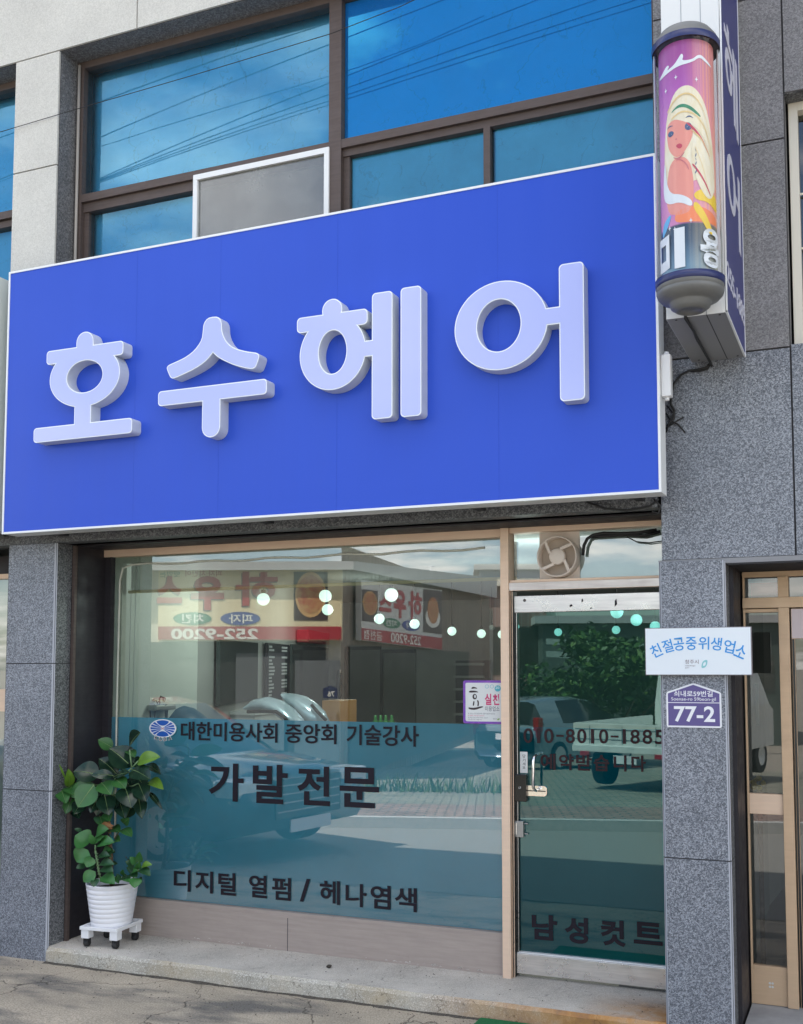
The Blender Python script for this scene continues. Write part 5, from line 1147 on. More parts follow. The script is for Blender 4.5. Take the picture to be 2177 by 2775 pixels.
for k in range(5): zz = q.z + (p.z - q.z) * (.12 + .2 * k); mb.box(p.x - .02, q.x + .02, Yb - .34, Yb - .3, zz, zz + .03, mat('shelf board', (.45, .45, .44), .6) if k == 0 else bpy.data.materials['shelf board'])
mb.build('shelf', SH)
# counter, yellow pot, steamers, orange cabinet
Yc = 2.3; a = at(540, 1936, Yc); b = at(690, 1936, Yc)
mb = MB(); mb.box(a.x, b.x, Yc, Yc + .5, .08, a.z, mat('white counter', (.62, .64, .64), .5)); mb.box(a.x - .02, b.x + .02, Yc - .02, Yc + .5, a.z, a.z + .03, mat('counter top', (.72, .73, .72), .35)); ctz = a.z + .03
tag(mb.build('counter', None, .004), 'white salon counter top under the yellow pot', 'counter')
pc_ = at(601, 1932, Yc + .12); sc_ = (Yc + .12 - CAM.y) / F * 1.08; YP = thing('flower_pot', 'small yellow mug pot with a cactus on the salon counter', 'flower pot', (pc_.x, Yc + .12, ctz))
M_yelp = mat('yellow glaze', (.78, .50, .02), .35); r_ = 15 * sc_; h_ = 27 * sc_
mb = MB(); mb.lathe((pc_.x, Yc + .12, ctz), [(.001, 0), (r_ * .85, 0), (r_ * 1.03, h_), (r_ * .93, h_), (r_ * .9, h_ * .8), (.001, h_ * .8)], M_yelp, 24); mb.build('pot', YP)
mb = MB(); mb.tube([(pc_.x - r_ * .7, Yc + .12 - r_ * .75, ctz + h_ * .75), (pc_.x - r_ * .75, Yc + .12 - r_ * 1.1, ctz + h_ * .6), (pc_.x - r_ * .7, Yc + .12 - r_ * .75, ctz + h_ * .25)], .005, M_black, 6); mb.build('handle', YP)
mb = MB(); M_cac = noisy('cactus green', (.04, .09, .05), (.10, .16, .09), 60, .7)
for k in range(11): mb.sphere((pc_.x + random.uniform(-1.1, 1.1) * r_, Yc + .12 + random.uniform(-.6, .6) * r_, ctz + h_ * 1.0 + random.uniform(0, .35) * h_), r_ * random.uniform(.25, .4), M_cac, 8)
mb.build('cactus', YP)
M_silver = mat('silver blue shell', (.58, .70, .80), .25, .35)
z2 = lambda x, y, Y: at(650 + x / 4.27, 1650 + y / 4.27, Y)
def steamer(lbl, spine, wid, yy, under):
    T = thing('hair_steamer', lbl, 'hair steamer', tuple(z2(*spine[-1], yy)), 'hair steamers'); mb = MB(); pts = [z2(x, y, yy) for x, y in spine]; vs = []
    n_ = len(pts)
    for i, p in enumerate(pts):
        tg = (pts[min(i + 1, n_ - 1)] - pts[max(i - 1, 0)]).normalized(); up = V((-tg.z, 0, tg.x)); up = up if up.z > 0 else -up
        h_ = wid[i]
        for k in range(12): w = 2 * math.pi * k / 12; vs.append(p + V((0, 1, 0)) * (.10 * math.cos(w) * (1 if 0 < i < n_ - 1 else .5)) + up * (h_ * math.sin(w)))
    fs = [(i * 12 + k, i * 12 + (k + 1) % 12, (i + 1) * 12 + (k + 1) % 12, (i + 1) * 12 + k) for i in range(n_ - 1) for k in range(12)] + [tuple(range(12)), tuple((n_ - 1) * 12 + k for k in range(12))]
    mb.add(vs, fs, M_silver, True); mb.build('hood', T)
    mb = MB(); mb.tube([z2(x, y, yy - .10) for x, y in under], .014, M_black, 6); mb.build('rim', T)
steamer('lower curved silver blue hair steamer hood behind the shop glass', [(80, 1150), (200, 1110), (330, 1100), (450, 1140), (560, 1220), (650, 1320), (720, 1420)], [.012, .045, .055, .055, .05, .05, .05], 2.0, [(90, 1190), (250, 1185), (420, 1190), (520, 1260), (590, 1340)])
steamer('raised taller silver blue hair steamer hood behind the shop glass', [(510, 990), (600, 1040), (700, 1100), (800, 1180), (890, 1270), (960, 1360)], [.010, .045, .07, .08, .08, .07], 2.25, [(830, 1110), (900, 1190), (1000, 1290)])
a, b = at(873, 1898, 2.9), at(921, 1960, 2.9); mb = MB(); mb.box(a.x, b.x, 2.9, 3.2, .08, a.z, noisy('orange wood', (.50, .22, .06), (.58, .28, .09), 6, .5)); tag(mb.build('cabinet', None, .005), 'orange wooden cabinet behind the raised hair steamer', 'cabinet')
# perm trolley and domed chair
a, b = at(358, 1908, .95), at(452, 1925, .95); TR = thing('perm_trolley', 'steel salon tray hung with curled black leads beside the left wall', 'trolley', ((a.x + b.x) / 2, .95, .09)); mb = MB()
mb.box(a.x, b.x, .85, 1.05, b.z, a.z, anod('trolley tray', (.42, .42, .38), .35, .7)); mb.build('tray', TR, .01)
mb = MB(); mb.tube([(a.x + .04, .9, .09), (a.x + .04, .9, b.z)], .012, M_chrome, 8); mb.tube([(b.x - .04, 1.0, .09), (b.x - .04, 1.0, b.z)], .012, M_chrome, 8); mb.build('pole', TR)
mb = MB()
for k in range(16):
    x_ = a.x + .06 + (b.x - a.x - .08) * random.random(); r_ = random.uniform(.02, .045)
    mb.tube([(x_ + r_ * math.cos(w) * .8, .9 + .05 * random.random(), a.z + r_ * .6 + r_ * math.sin(w)) for w in [i * .7 for i in range(9)]], .0035, M_cable, 5)
for k in range(7): x_ = a.x + .05 + (b.x - a.x) * k / 8; mb.tube([(x_, .86, b.z + .01), (x_ + .01, .84, b.z - .1), (x_ - .01, .86, b.z - .25)], .004, M_cable, 5)
mb.build('lead', TR)
c_ = at(487, 1912, 1.25); CH = thing('hood_dryer', 'dark blue domed hood dryer behind the frosted film near the left wall', 'hood dryer', (c_.x, 1.25, .09)); mb = MB(); M_dome = mat('dark blue dome', (.06, .12, .16), .3)
mb.lathe((c_.x, 1.25, c_.z - .28), [(.245, -.25), (.25, 0), (.235, .1), (.18, .2), (.10, .26), (.03, .28), (.03, .30), (.001, .30)], M_dome, 32); mb.build('hood', CH)
mb = MB(); mb.tube([(c_.x, 1.25, .09), (c_.x, 1.25, c_.z - .3)], .02, M_chrome, 8); mb.build('pole', CH)
# bottles
for k, u_ in enumerate((1018, 1032, 1046, 1062)):
    p = at(u_, 1952, 4.6); mb = MB(); mb.lathe((p.x, 4.6, p.z - .14), [(.001, 0), (.035, 0), (.035, .12), (.014, .15), (.014, .19), (.001, .19)], mat('green bottle', (.06, .30, .08), .3) if 'green bottle' not in bpy.data.materials else bpy.data.materials['green bottle'], 12); tag(mb.build('bottle'), 'small green bottle on the ledge below the back wall mirrors', 'bottle', 'green bottles on the ledge')
p, q = at(1005, 1965, 4.6), at(1080, 1965, 4.6); mb = MB(); mb.box(p.x, q.x, 4.5, 4.8, .08, p.z + .0 - .0, M_wall_dk); z_led = p.z
tag(mb.build('ledge'), 'low grey ledge under the green bottles in the salon', 'shelf')
# globe lamps
M_globe = mat('lit globe', (.9, .95, .9), .4, emit=(.72, 1.0, .88), es=.45); M_globe2 = mat('unlit globe', (.55, .6, .58), .3)
r3 = lambda x: 950 + x / 3.7956; r3y = lambda y: 1470 + y / 3.7956
globes = [(714, 1624, 19, 3.2, 1), (882, 1615, 18.5, 3.4, 1), (888, 1652, 16.5, 3.8, 1), (r3(421), r3y(540), 19.5, 3.0, 1), (r3(298), r3y(785), 15, 4.2, 1), (r3(661), r3y(838), 14, 4.5, 1), (r3(1044), r3y(912), 12.5, 5.0, 1), (r3(1347), r3y(938), 12.2, 5.2, 1), (r3(1560), r3y(946), 12.0, 5.3, 1), (619, 1753, 11, 5.6, 1), (704.5, 1739, 10.5, 5.6, 1), (1360 + 40, 1698, 8, 6.3, 1), (1513, 1713, 10.5, 5.8, 1), (1670, 1707, 11, 5.6, 1), (1672, 1658, 17, 3.6, 1), (1725, 1680, 15.5, 4.0, 1), (1776, 1698, 14, 4.4, 1), (601, 1758, 7, 5.8, 0), (r3(1455), r3y(875), 8, 6.2, 0)]  # some small far globes stand in for reflections in the salon mirrors
DESC = {1: 'lit', 0: 'unlit'}
where = ['hanging in front of the blind bar, left', 'upper one of the close pair near the reflected pizza picture', 'lower one of the close pair near the reflected pizza picture', 'large one hanging nearest the window centre', 'hanging just below the large central globe', 'hanging right of the central globe over the reflected oval', 'hanging alone at mid window right of the reflected bowl', 'hanging second from the door post', 'hanging against the door post, cut by it', 'standing for a reflection in the leftmost dark mirror', 'shining above the price board', 'small one cut by the door post seen through the door', 'hanging left of centre in the door glass', 'lower right one in the door glass', 'highest one in the door glass under the header', 'big one in the door glass near the white notice', 'partly hidden behind the white notice box', 'small dull one standing for a reflection in the leftmost mirror', 'small dull one high beside the door post']
# rings of a matching colour on the salon ceiling carry the cords
M_cord = mat('lamp cord', (.02, .02, .02), .7)
for (u_, v_, r_, Y_, on), wtxt in zip(globes, where):
    p = at(u_, v_, Y_); rr = r_ * (Y_ - CAM.y) / F * 1.05
    T = thing('globe_lamp', ('%s globe lamp %s' % (DESC[on], wtxt)), 'lamp', (p.x, p.y, p.z), 'globe lamps in the salon')
    mb = MB(); mb.sphere((p.x, p.y, p.z), rr, M_globe if on else M_globe2, 20); mb.build('globe', T)
    mb = MB(); mb.tube([(p.x, p.y, p.z + rr * .9), (p.x, p.y, p.z + rr * 1.5)], rr * .35, mat('lamp holder', (.05, .05, .05), .6) if 'lamp holder' not in bpy.data.materials else bpy.data.materials['lamp holder'], 10); mb.build('holder', T)
    mb = MB(); mb.tube([(p.x, p.y, p.z + rr * 1.5), (p.x, p.y, 2.5)], .004, M_cord, 5); mb.build('cord', T)
for k_, (x_, y_, z_) in enumerate(((-3.6, 1.5, 2.2), (-3.0, 3.4, 2.1), (-2.2, 2.2, 2.15), (-1.5, 3.6, 2.15), (-4.6, 4.4, 2.1))):
    pl = bpy.data.lights.new('salon_fill', 'POINT'); pl.energy = (8, 5, 5, 4, 6)[k_]; pl.color = (.92, 1, .94); pl.shadow_soft_size = .09
    po_ = bpy.data.objects.new('salon_fill', pl); COL.objects.link(po_); po_.location = (x_, y_, z_)  # added fill lights that brighten the salon, set apart from the globes
# hall clutter behind the right entrance: golden rod and light panel
mb = MB(); p = at(2058, 2130, .75); 
for k in range(9): mb.sphere((p.x + random.uniform(-.03, .03), .75 + random.uniform(-.02, .02), p.z + random.uniform(-.02, .04)), random.uniform(.008, .018), M_yelp, 7)
mb.tube([(p.x, .75, .08), p], .012, M_stem, 6); tag(mb.build('ornament'), 'small yellow ornament behind the glass of the right hand entrance', 'ornament')
a, b = at(2046, 1852, .7), at(2062, 2160, .7); mb = MB(); mb.box(a.x, b.x, .7, .72, b.z + .35, a.z, mat('pale batten', (.42, .44, .42), .6)); tag(mb.build('batten'), 'pale upright batten behind the right hand entrance glass', 'batten')

# ------------------------------------------------------------------ across the street (seen mirrored in the glass)
DP = 17.0
pk = mdep(925, 1734, DP); eF = V((.931, -.365, 0)); nF = V((.365, .931, 0))          # sign plane
M_ybeige = noisy('cream wall', (.56, .53, .44), (.64, .61, .52), 3, .8)
PB = thing('pizza_shop_building', 'low cream shop building with grey ribbed side seen mirrored in the shop window', 'building', (pk.x - 3, pk.y - 1, gz(pk.y)))
cor = mplane(941, 1734, pk, nF); cor = V((cor.x, cor.y, 0)); gzz = gz(cor.y) - .1
lft = mplane(300, 1734, pk, nF); lft = V((lft.x, lft.y, 0)) - nF * .0
eS = V((-.184, -.983, 0)); nS = V((.983, -.184, 0)); far = cor + eS * 15
zr = mplane(941, 1520, pk, nF).z
def wp(mb, p, q, z0_, z1_, M): mb.quad((p.x, p.y, z0_), (q.x, q.y, z0_), (q.x, q.y, z1_), (p.x, p.y, z1_), M)
off = nF * -.14; offS = nS * -.12
mb = MB(); wp(mb, lft + off, cor + off + offS, gzz, zr, M_ybeige); wp(mb, lft + off, lft + off + eS * 15, gzz, zr, M_ybeige); wp(mb, lft + off + eS * 15, far + off, gzz, zr, M_ybeige); mb.build('front_wall', PB)
M_rib = noisy('ribbed brown cladding', (.20, .16, .13), (.30, .24, .19), 1.2, .7, 0, 0, (6, 6, .3)); t = NT(M_rib); wv = t.new('ShaderNodeTexWave', Scale=2.6, _bands_direction='DIAGONAL'); t.lk(t.pos((1, 1, 0)), wv.inputs['Vector']); t.bump(wv.outputs['Fac'], .8, .05)
mb = MB(); wp(mb, cor + off + offS, far + offS, gzz, zr + .3, M_rib); mb.build('side_wall', PB)
mb = MB(); M_roof = noisy('pale ribbed roof', (.46, .46, .45), (.55, .55, .53), 2, .6)
rA = lft + nF * .15; rB = cor + nF * .15 + nS * .12
mb.quad((rA.x, rA.y, zr - .02), (rB.x, rB.y, zr - .02), (rB.x + eS.x * 15, rB.y + eS.y * 15, zr + .9), (rA.x + eS.x * 15, rA.y + eS.y * 15, zr + .9), M_roof)
mb.quad((rA.x, rA.y, zr - .02), (rB.x, rB.y, zr - .02), (rB.x, rB.y, zr - .16), (rA.x, rA.y, zr - .16), M_roof); mb.quad((rB.x, rB.y, zr - .16), (rB.x + eS.x * 15, rB.y + eS.y * 15, zr + .3), (rB.x + eS.x * 15, rB.y + eS.y * 15, zr + .9), (rB.x, rB.y, zr - .02), M_roof)
mb.build('roof', PB)
mb = MB(); M_sf = noisy('shaded shopfront', (.035, .037, .036), (.07, .072, .07), 1.5, .35)  # near-black colour paints in the dim recess below the sign
z_s = mplane(925, 1738, pk, nF).z; a_ = lft + off + nF * .03; b_ = cor + off + offS * 1.0 + nF * .03; a_ = a_ + eF * .3; b_ = b_ - eF * .25; wp(mb, a_, b_, gzz + .25, z_s, M_sf); mb.build('shopfront', PB)
mb = MB(); a_ = cor + off + offS + nS * .03 + eS * .4; b_ = a_ + eS * 11; wp(mb, a_, b_, gzz + .2, z_s - .05, M_sf); mb.build('side_shade_sheet', PB)  # same dark sheet, shade painted along the side wall
mb = MB()
for u0, u1, v0, v1 in ((640, 770, 1770, 2080), (800, 920, 1790, 2080)):
    a_, b_ = mplane(u0, v0, pk + off + nF * .05, nF), mplane(u1, v1, pk + off + nF * .05, nF); mb.quad((a_.x, a_.y, b_.z), (b_.x, b_.y, b_.z), (b_.x, b_.y, a_.z), (a_.x, a_.y, a_.z), mat('shop shutter', (.16, .17, .175), .4) if 'shop shutter' not in bpy.data.materials else bpy.data.materials['shop shutter'])
mb.build('shutter', PB)
def signpanel(lbl, p0, nn, ee, cs, oo):
    """cs: photo corners (left,top,right,bottom) of the mirrored sign; text runs from the mirrored right to left"""
    T = thing('shop_signboard', lbl, 'sign', tuple(oo)); return T
M_creamS = mat('cream sign face', (.82, .70, .42), .5); M_redS = mat('sign red', (.42, .015, .03), .5); M_redT = mat('sign letter red', (.45, .02, .03), .5); M_shS = mat('sign letter shade', (.14, .12, .12), .5); M_whS = mat('sign white', (.85, .83, .75), .5); M_gn = mat('sign green', (.02, .20, .10), .5); M_bl = mat('sign oval blue', (.02, .05, .30), .5); M_foodk = mat('picture dark', (.05, .02, .02), .5)
M_pz = noisy('pizza topping', (.62, .40, .14), (.42, .03, .02), 14, .6); M_crust = mat('pizza crust', (.65, .38, .14), .6)
def build_sign(T, fn, nrm, ux, full):
    """fn(u,v)->point on the sign plane; ux = reading direction"""
    def rect(u0, v0, u1, v1, M, lift):
        a_, b_, c_, d_ = fn(u0, v0), fn(u1, v0), fn(u1, v1), fn(u0, v1); mb_.add([p + nrm * lift for p in (a_, b_, c_, d_)], [(0, 1, 2, 3)], M)
    def txt(body, u0, v0, u1, v1, M, bold, lift):
        A_, B_, C_ = fn(u1, v1), fn(u0, v1), fn(u1, v0); w = B_ - A_; h = C_ - A_
        put_text(mb_, body, A_, w.normalized(), h.normalized(), w.length, h.length, nrm, M, bold, 0, lift, 3)
    def disc(uc, vc, ru, rv, M, lift, n=28):
        mb_.add([fn(uc + ru * math.cos(k * 2 * math.pi / n), vc + rv * math.sin(k * 2 * math.pi / n)) + nrm * lift for k in range(n)], [tuple(range(n))], M)
    return rect, txt, disc
q5 = lambda x: 250 + x / 1.4852; w5 = lambda y: 1450 + y / 1.4852
T1 = thing('shop_signboard', 'cream pizza shop sign with large red letters seen mirrored in the window', 'sign', tuple(pk))
fn = lambda u, v: mplane(u, v, pk, nF)
mb_ = MB(); rect, txt, disc = build_sign(T1, fn, nF, -eF, True)
cA, cB, cC, cD = fn(q5(268), w5(126)), fn(q5(1005), w5(124)), fn(q5(1005), w5(423)), fn(q5(264), w5(425))
mb_.add([cA, cB, cC, cD] + [p - nF * .12 for p in (cA, cB, cC, cD)], [(0, 1, 2, 3), (0, 1, 5, 4), (1, 2, 6, 5), (2, 3, 7, 6), (3, 0, 4, 7)], M_creamS); mb_.build('panel', T1)
mb_ = MB(); rect(q5(266), w5(368), q5(1004), w5(421), M_redS, .006); mb_.build('red_band', T1)
mb_ = MB(); z4 = lambda x: 290 + x / 4.27; y4 = lambda y: 1470 + y / 4.27
txt('피자·치킨이', z4(910), y4(325), z4(1335), y4(395), M_redT, .01, .007); txt('맛있는', z4(612), y4(335), z4(845), y4(402), M_gn, .01, .007)
for ch, x0_, x1_, yy0, yy1 in (('스', 262, 362, 165, 275), ('우', 398, 532, 165, 302), ('하', 578, 748, 148, 285)):
    txt(ch, q5(x0_) - 3, w5(yy0) + 3, q5(x1_) - 3, w5(yy1) + 3, M_shS, .034 if ch == '하' else .055, .007); txt(ch, q5(x0_), w5(yy0), q5(x1_), w5(yy1), M_redT, .034 if ch == '하' else .055, .010)
disc(q5(404), w5(336), 52, 17, M_gn, .008); disc(q5(597), w5(336), 54, 18, M_bl, .008)
txt('치킨', q5(362), w5(318), q5(450), w5(355), M_whS, .02, .011); txt('피자', q5(552), w5(318), q5(648), w5(355), M_whS, .02, .011)
txt('252-9200', q5(318), w5(376), q5(668), w5(420), M_whS, .03, .011)
mb_.build('lettering', T1)
mb_ = MB(); rect(q5(812), w5(148), q5(948), w5(344), M_foodk, .006); disc(q5(880), w5(240), 42, 62, M_crust, .009); disc(q5(880), w5(238), 36, 52, M_pz, .012); mb_.build('pizza_picture', T1)
# side sign
pS = mplane(979, 1700, cor + nS * .0, nS); fnS = lambda u, v: mplane(u, v, V((cor.x, cor.y, 0)) + nS * .02, nS)
s3 = lambda x: 950 + x / 3.7956; h3 = lambda y: 1470 + y / 3.7956
T2 = thing('shop_signboard', 'second pizza shop sign in shade on the side wall, mirrored at mid window', 'sign', tuple(fnS(1080, 1740)))
def lerpv(u, f):     # f: 0 top .. 1 bottom of the receding sign at column u
    s_ = (u - s3(112)) / (s3(940) - s3(112)); t_, b_ = 385 + (490 - 385) * s_, 1003 + (1106 - 1003) * s_; return h3(t_ + (b_ - t_) * f)
fs2 = lambda u, f: fnS(u, lerpv(u, f))
mb_ = MB(); rect, txt, disc = build_sign(T2, fs2, nS, None, True)
cs = [fs2(s3(112), 0), fs2(s3(940), 0), fs2(s3(940), 1), fs2(s3(112), 1)]; mb_.add(cs + [p - nS * .1 for p in cs], [(0, 1, 2, 3), (0, 1, 5, 4), (1, 2, 6, 5), (2, 3, 7, 6), (3, 0, 4, 7)], mat('side sign face', (.66, .66, .62), .5)); mb_.build('panel', T2)
mb_ = MB(); rect(s3(112), .80, s3(940), .995, M_redS, .006); mb_.build('red_band', T2)
mb_ = MB()
for ch, x0_, x1_ in (('스', 295, 420), ('우', 445, 570), ('하', 595, 735)): txt(ch, s3(x0_), .10 if ch != '스' else .18, s3(x1_), .56 if ch != '스' else .48, M_redT, .034 if ch == '하' else .055, .008)
disc(s3(420), .66, 24, .085, M_gn, .008); disc(s3(618), .66, 24, .085, M_bl, .008); txt('치킨', s3(365), .61, s3(475), .71, M_whS, .02, .011); txt('피자', s3(565), .61, s3(670), .71, M_whS, .02, .011)
txt('금천점', s3(138), .825, s3(320), .975, M_whS, .01, .011); txt('252-9200', s3(410), .825, s3(720), .975, M_whS, .02, .011)
mb_.build('lettering', T2)
mb_ = MB(); rect(s3(118), .15, s3(278), .68, M_foodk, .006); disc(s3(198), .37, 20, .20, M_crust, .009); disc(s3(198), .37, 17, .17, M_pz, .012); rect(s3(748), .02, s3(938), .74, M_foodk, .006); disc(s3(845), .48, 20, .17, M_whS, .009); disc(s3(845), .36, 15, .22, M_pz, .012); mb_.build('food_picture', T2)
# house number plate on the far shop, reads 76
pn = mplane(896, 1870, cor + off + nF * .03, nF); T3 = thing('house_number_plate', 'small dark number plate reading 76 mirrored below the clock', 'sign', tuple(pn)); mb_ = MB(); fn3 = lambda u, v: mplane(u, v, V((cor.x, cor.y, 0)) + nF * .05, nF)
rect, txt, disc = build_sign(T3, fn3, nF, None, True)
mb_.add([fn3(u, v) for u, v in ((876, 1892), (915, 1892), (915, 1866), (896, 1858), (876, 1866))], [(0, 1, 2, 3, 4)], mat('far plate navy', (.03, .04, .10), .4)); mb_.build('plate', T3)
mb_ = MB(); txt('76', 888, 1873, 907, 1888, M_whS, .02, .006); mb_.build('lettering', T3)
# buildings further back: brick house with a pale band, grey shed, white canopy
def backbox(name, lbl, cat, u0, u1, vt, dist, depth, M, extra=None, zbase=None):
    a_, b_ = mdep(u0, vt, dist), mdep(u1, vt, dist); zt2 = a_.z; zb2 = gz(a_.y) - .2 if zbase is None else zbase
    T = thing(name, lbl, cat, ((a_.x + b_.x) / 2, a_.y, zb2)); mb = MB(); d_ = (V((b_.x, b_.y, 0)) - V((a_.x, a_.y, 0))).normalized(); n2 = V((d_.y, -d_.x, 0)); n2 = n2 if n2.y < 0 else -n2
    A_, B_ = V((a_.x, a_.y, 0)), V((b_.x, b_.y, 0)); C_, D_ = B_ + n2 * depth, A_ + n2 * depth
    for p, q in ((A_, B_), (B_, C_), (C_, D_), (D_, A_)): wp(mb, p, q, zb2, zt2, M)
    mb.build('wall', T); mb = MB(); e_ = d_ * .25; f_ = n2 * .25; P_ = [A_ - e_ - f_, B_ + e_ - f_, C_ + e_ + f_, D_ - e_ + f_]
    mb.add([V((p.x, p.y, zt2)) for p in P_] + [V((p.x, p.y, zt2 + .25)) for p in P_], [(0, 1, 2, 3), (4, 5, 6, 7), (0, 1, 5, 4), (1, 2, 6, 5), (2, 3, 7, 6), (3, 0, 4, 7)], extra or M_roof); mb.build('roof', T)
    mb = MB()
    for k in range(3): p = A_.lerp(B_, .2 + .3 * k) - n2 * .02; wp(mb, p, p + d_ * 1.0, zb2 + (zt2 - zb2) * .45, zb2 + (zt2 - zb2) * .75, M_glass_dark)
    mb.build('window', T)
    return T
M_brick = mat('brown brick', (.20, .13, .11), .8); t = NT(M_brick); br = t.new('ShaderNodeTexBrick', Scale=3.0); br.inputs['Color1'].default_value = (.22, .13, .11, 1); br.inputs['Color2'].default_value = (.30, .19, .15, 1); br.inputs['Mortar'].default_value = (.3, .28, .26, 1); t.lk(t.pos((1, 1, 1)), br.inputs['Vector']); t.col(br.outputs['Color'])
backbox('brick_house', 'brown brick house with a pale roof band behind the far shop', 'house', 1110, 1480, 1590, 36, 8, M_brick, mat('pale fascia', (.72, .68, .56), .7))
backbox('grey_shed', 'grey ribbed shed top seen over the brick house', 'shed', 1300, 1480, 1545, 46, 6, noisy('grey ribbed sheet', (.34, .37, .40), (.42, .45, .48), 2, .6, 0, 0, (12, 12, .2)))
backbox('dark_warehouse', 'long dark green grey building behind the shrub across the street', 'building', 1470, 2150, 1690, 34, 10, noisy('dark green sheet', (.07, .10, .09), (.11, .14, .12), 1, .7))
a_, b_ = mdep(1490, 1740, 30), mdep(2100, 1775, 30)
for zz, lb in ((1738, 'upper pale rail band of the canopy across the street'), (1772, 'lower pale rail band of the canopy across the street')):
    mb = MB(); p, q = mdep(1480, zz, 30), mdep(2050, zz + 32, 30); d_ = (q - p).normalized(); mb.obox((p + q) / 2, d_, V((0, 0, 1)).cross(d_).normalized(), V((0, 0, 1)), (q - p).length / 2, .05, .085, noisy('pale canopy rail', (.36, .44, .40), (.44, .52, .48), 3, .6) if 'pale canopy rail' not in bpy.data.materials else bpy.data.materials['pale canopy rail'])
    tag(mb.build('canopy_rail'), lb, 'rail', 'canopy rails across the street')
# antenna
p = mdep(1168, 1580, 30); mb = MB(); h_ = mdep(1168, 1535, 30); mb.tube([p, h_], .02, M_white_al, 6); mb.tube([h_ - E1 * .12, h_ + E1 * .12], .014, M_white_al, 6); tag(mb.build('antenna'), 'thin T shaped aerial standing on the far roof', 'antenna')
# shrub
def leafcloud(mb, c_, rx_, ry_, rz_2, n_, size, mats_, seed):
    rnd = random.Random(seed); lobes = [(V((rnd.uniform(-.6, .6) * rx_, rnd.uniform(-.6, .6) * ry_, rnd.uniform(-.5, .75) * rz_2)), rnd.uniform(.28, .5)) for _ in range(14)]
    for i in range(n_):
        l_, s_ = rnd.choice(lobes); d_ = V((rnd.gauss(0, 1), rnd.gauss(0, 1), rnd.gauss(0, 1))).normalized() * (s_ * rnd.random() ** .4)
        p = c_ + l_ + V((d_.x * rx_, d_.y * ry_, d_.z * rz_2))
        a_ = V((rnd.gauss(0, 1), rnd.gauss(0, 1), rnd.gauss(0, .6))).normalized(); b_ = a_.cross(V((rnd.gauss(0, 1), rnd.gauss(0, 1), rnd.gauss(0, 1)))).normalized(); z_ = size * rnd.uniform(.6, 1.3)
        mb.add([p - a_ * z_, p + b_ * z_ * .42, p + a_ * z_, p - b_ * z_ * .42], [(0, 1, 2, 3)], mats_[i % len(mats_)])
F1, F2, F3 = mat('shrub leaf green', (.05, .13, .025), .5), mat('shrub leaf dark', (.022, .065, .016), .5), mat('shrub leaf light', (.10, .19, .035), .5)
for (u0, dist, rx_, rz_2, n_, sd, lb) in ((1655, 25, 2.3, 1.25, 5200, 3, 'large leafy green shrub behind the parked truck'), (1500, 29, 1.6, .75, 2200, 5, 'low bright shrub behind the silver hatchback roof')):
    p = mdep(u0, 1868, dist); g0 = gz(p.y); T = thing('shrub', lb, 'shrub', (p.x, p.y, g0), 'shrubs across the street'); mb = MB(); leafcloud(mb, V((p.x, p.y, g0 + 1.15 + rz_2 * .55)), rx_, rx_ * .7, rz_2 * 1.15, n_, .11, [F1, F2, F2, F1, F3], sd); mb.build('foliage', T)
    mb = MB()
    for k in range(7): w = k * .9; mb.tube([(p.x, p.y, g0 - .05), (p.x + .35 * math.cos(w), p.y + .3 * math.sin(w), g0 + .8), (p.x + rx_ * .6 * math.cos(w), p.y + rx_ * .4 * math.sin(w), g0 + 1.8)], [.05, .035, .015], M_stem, 6)
    mb.build('stem', T)
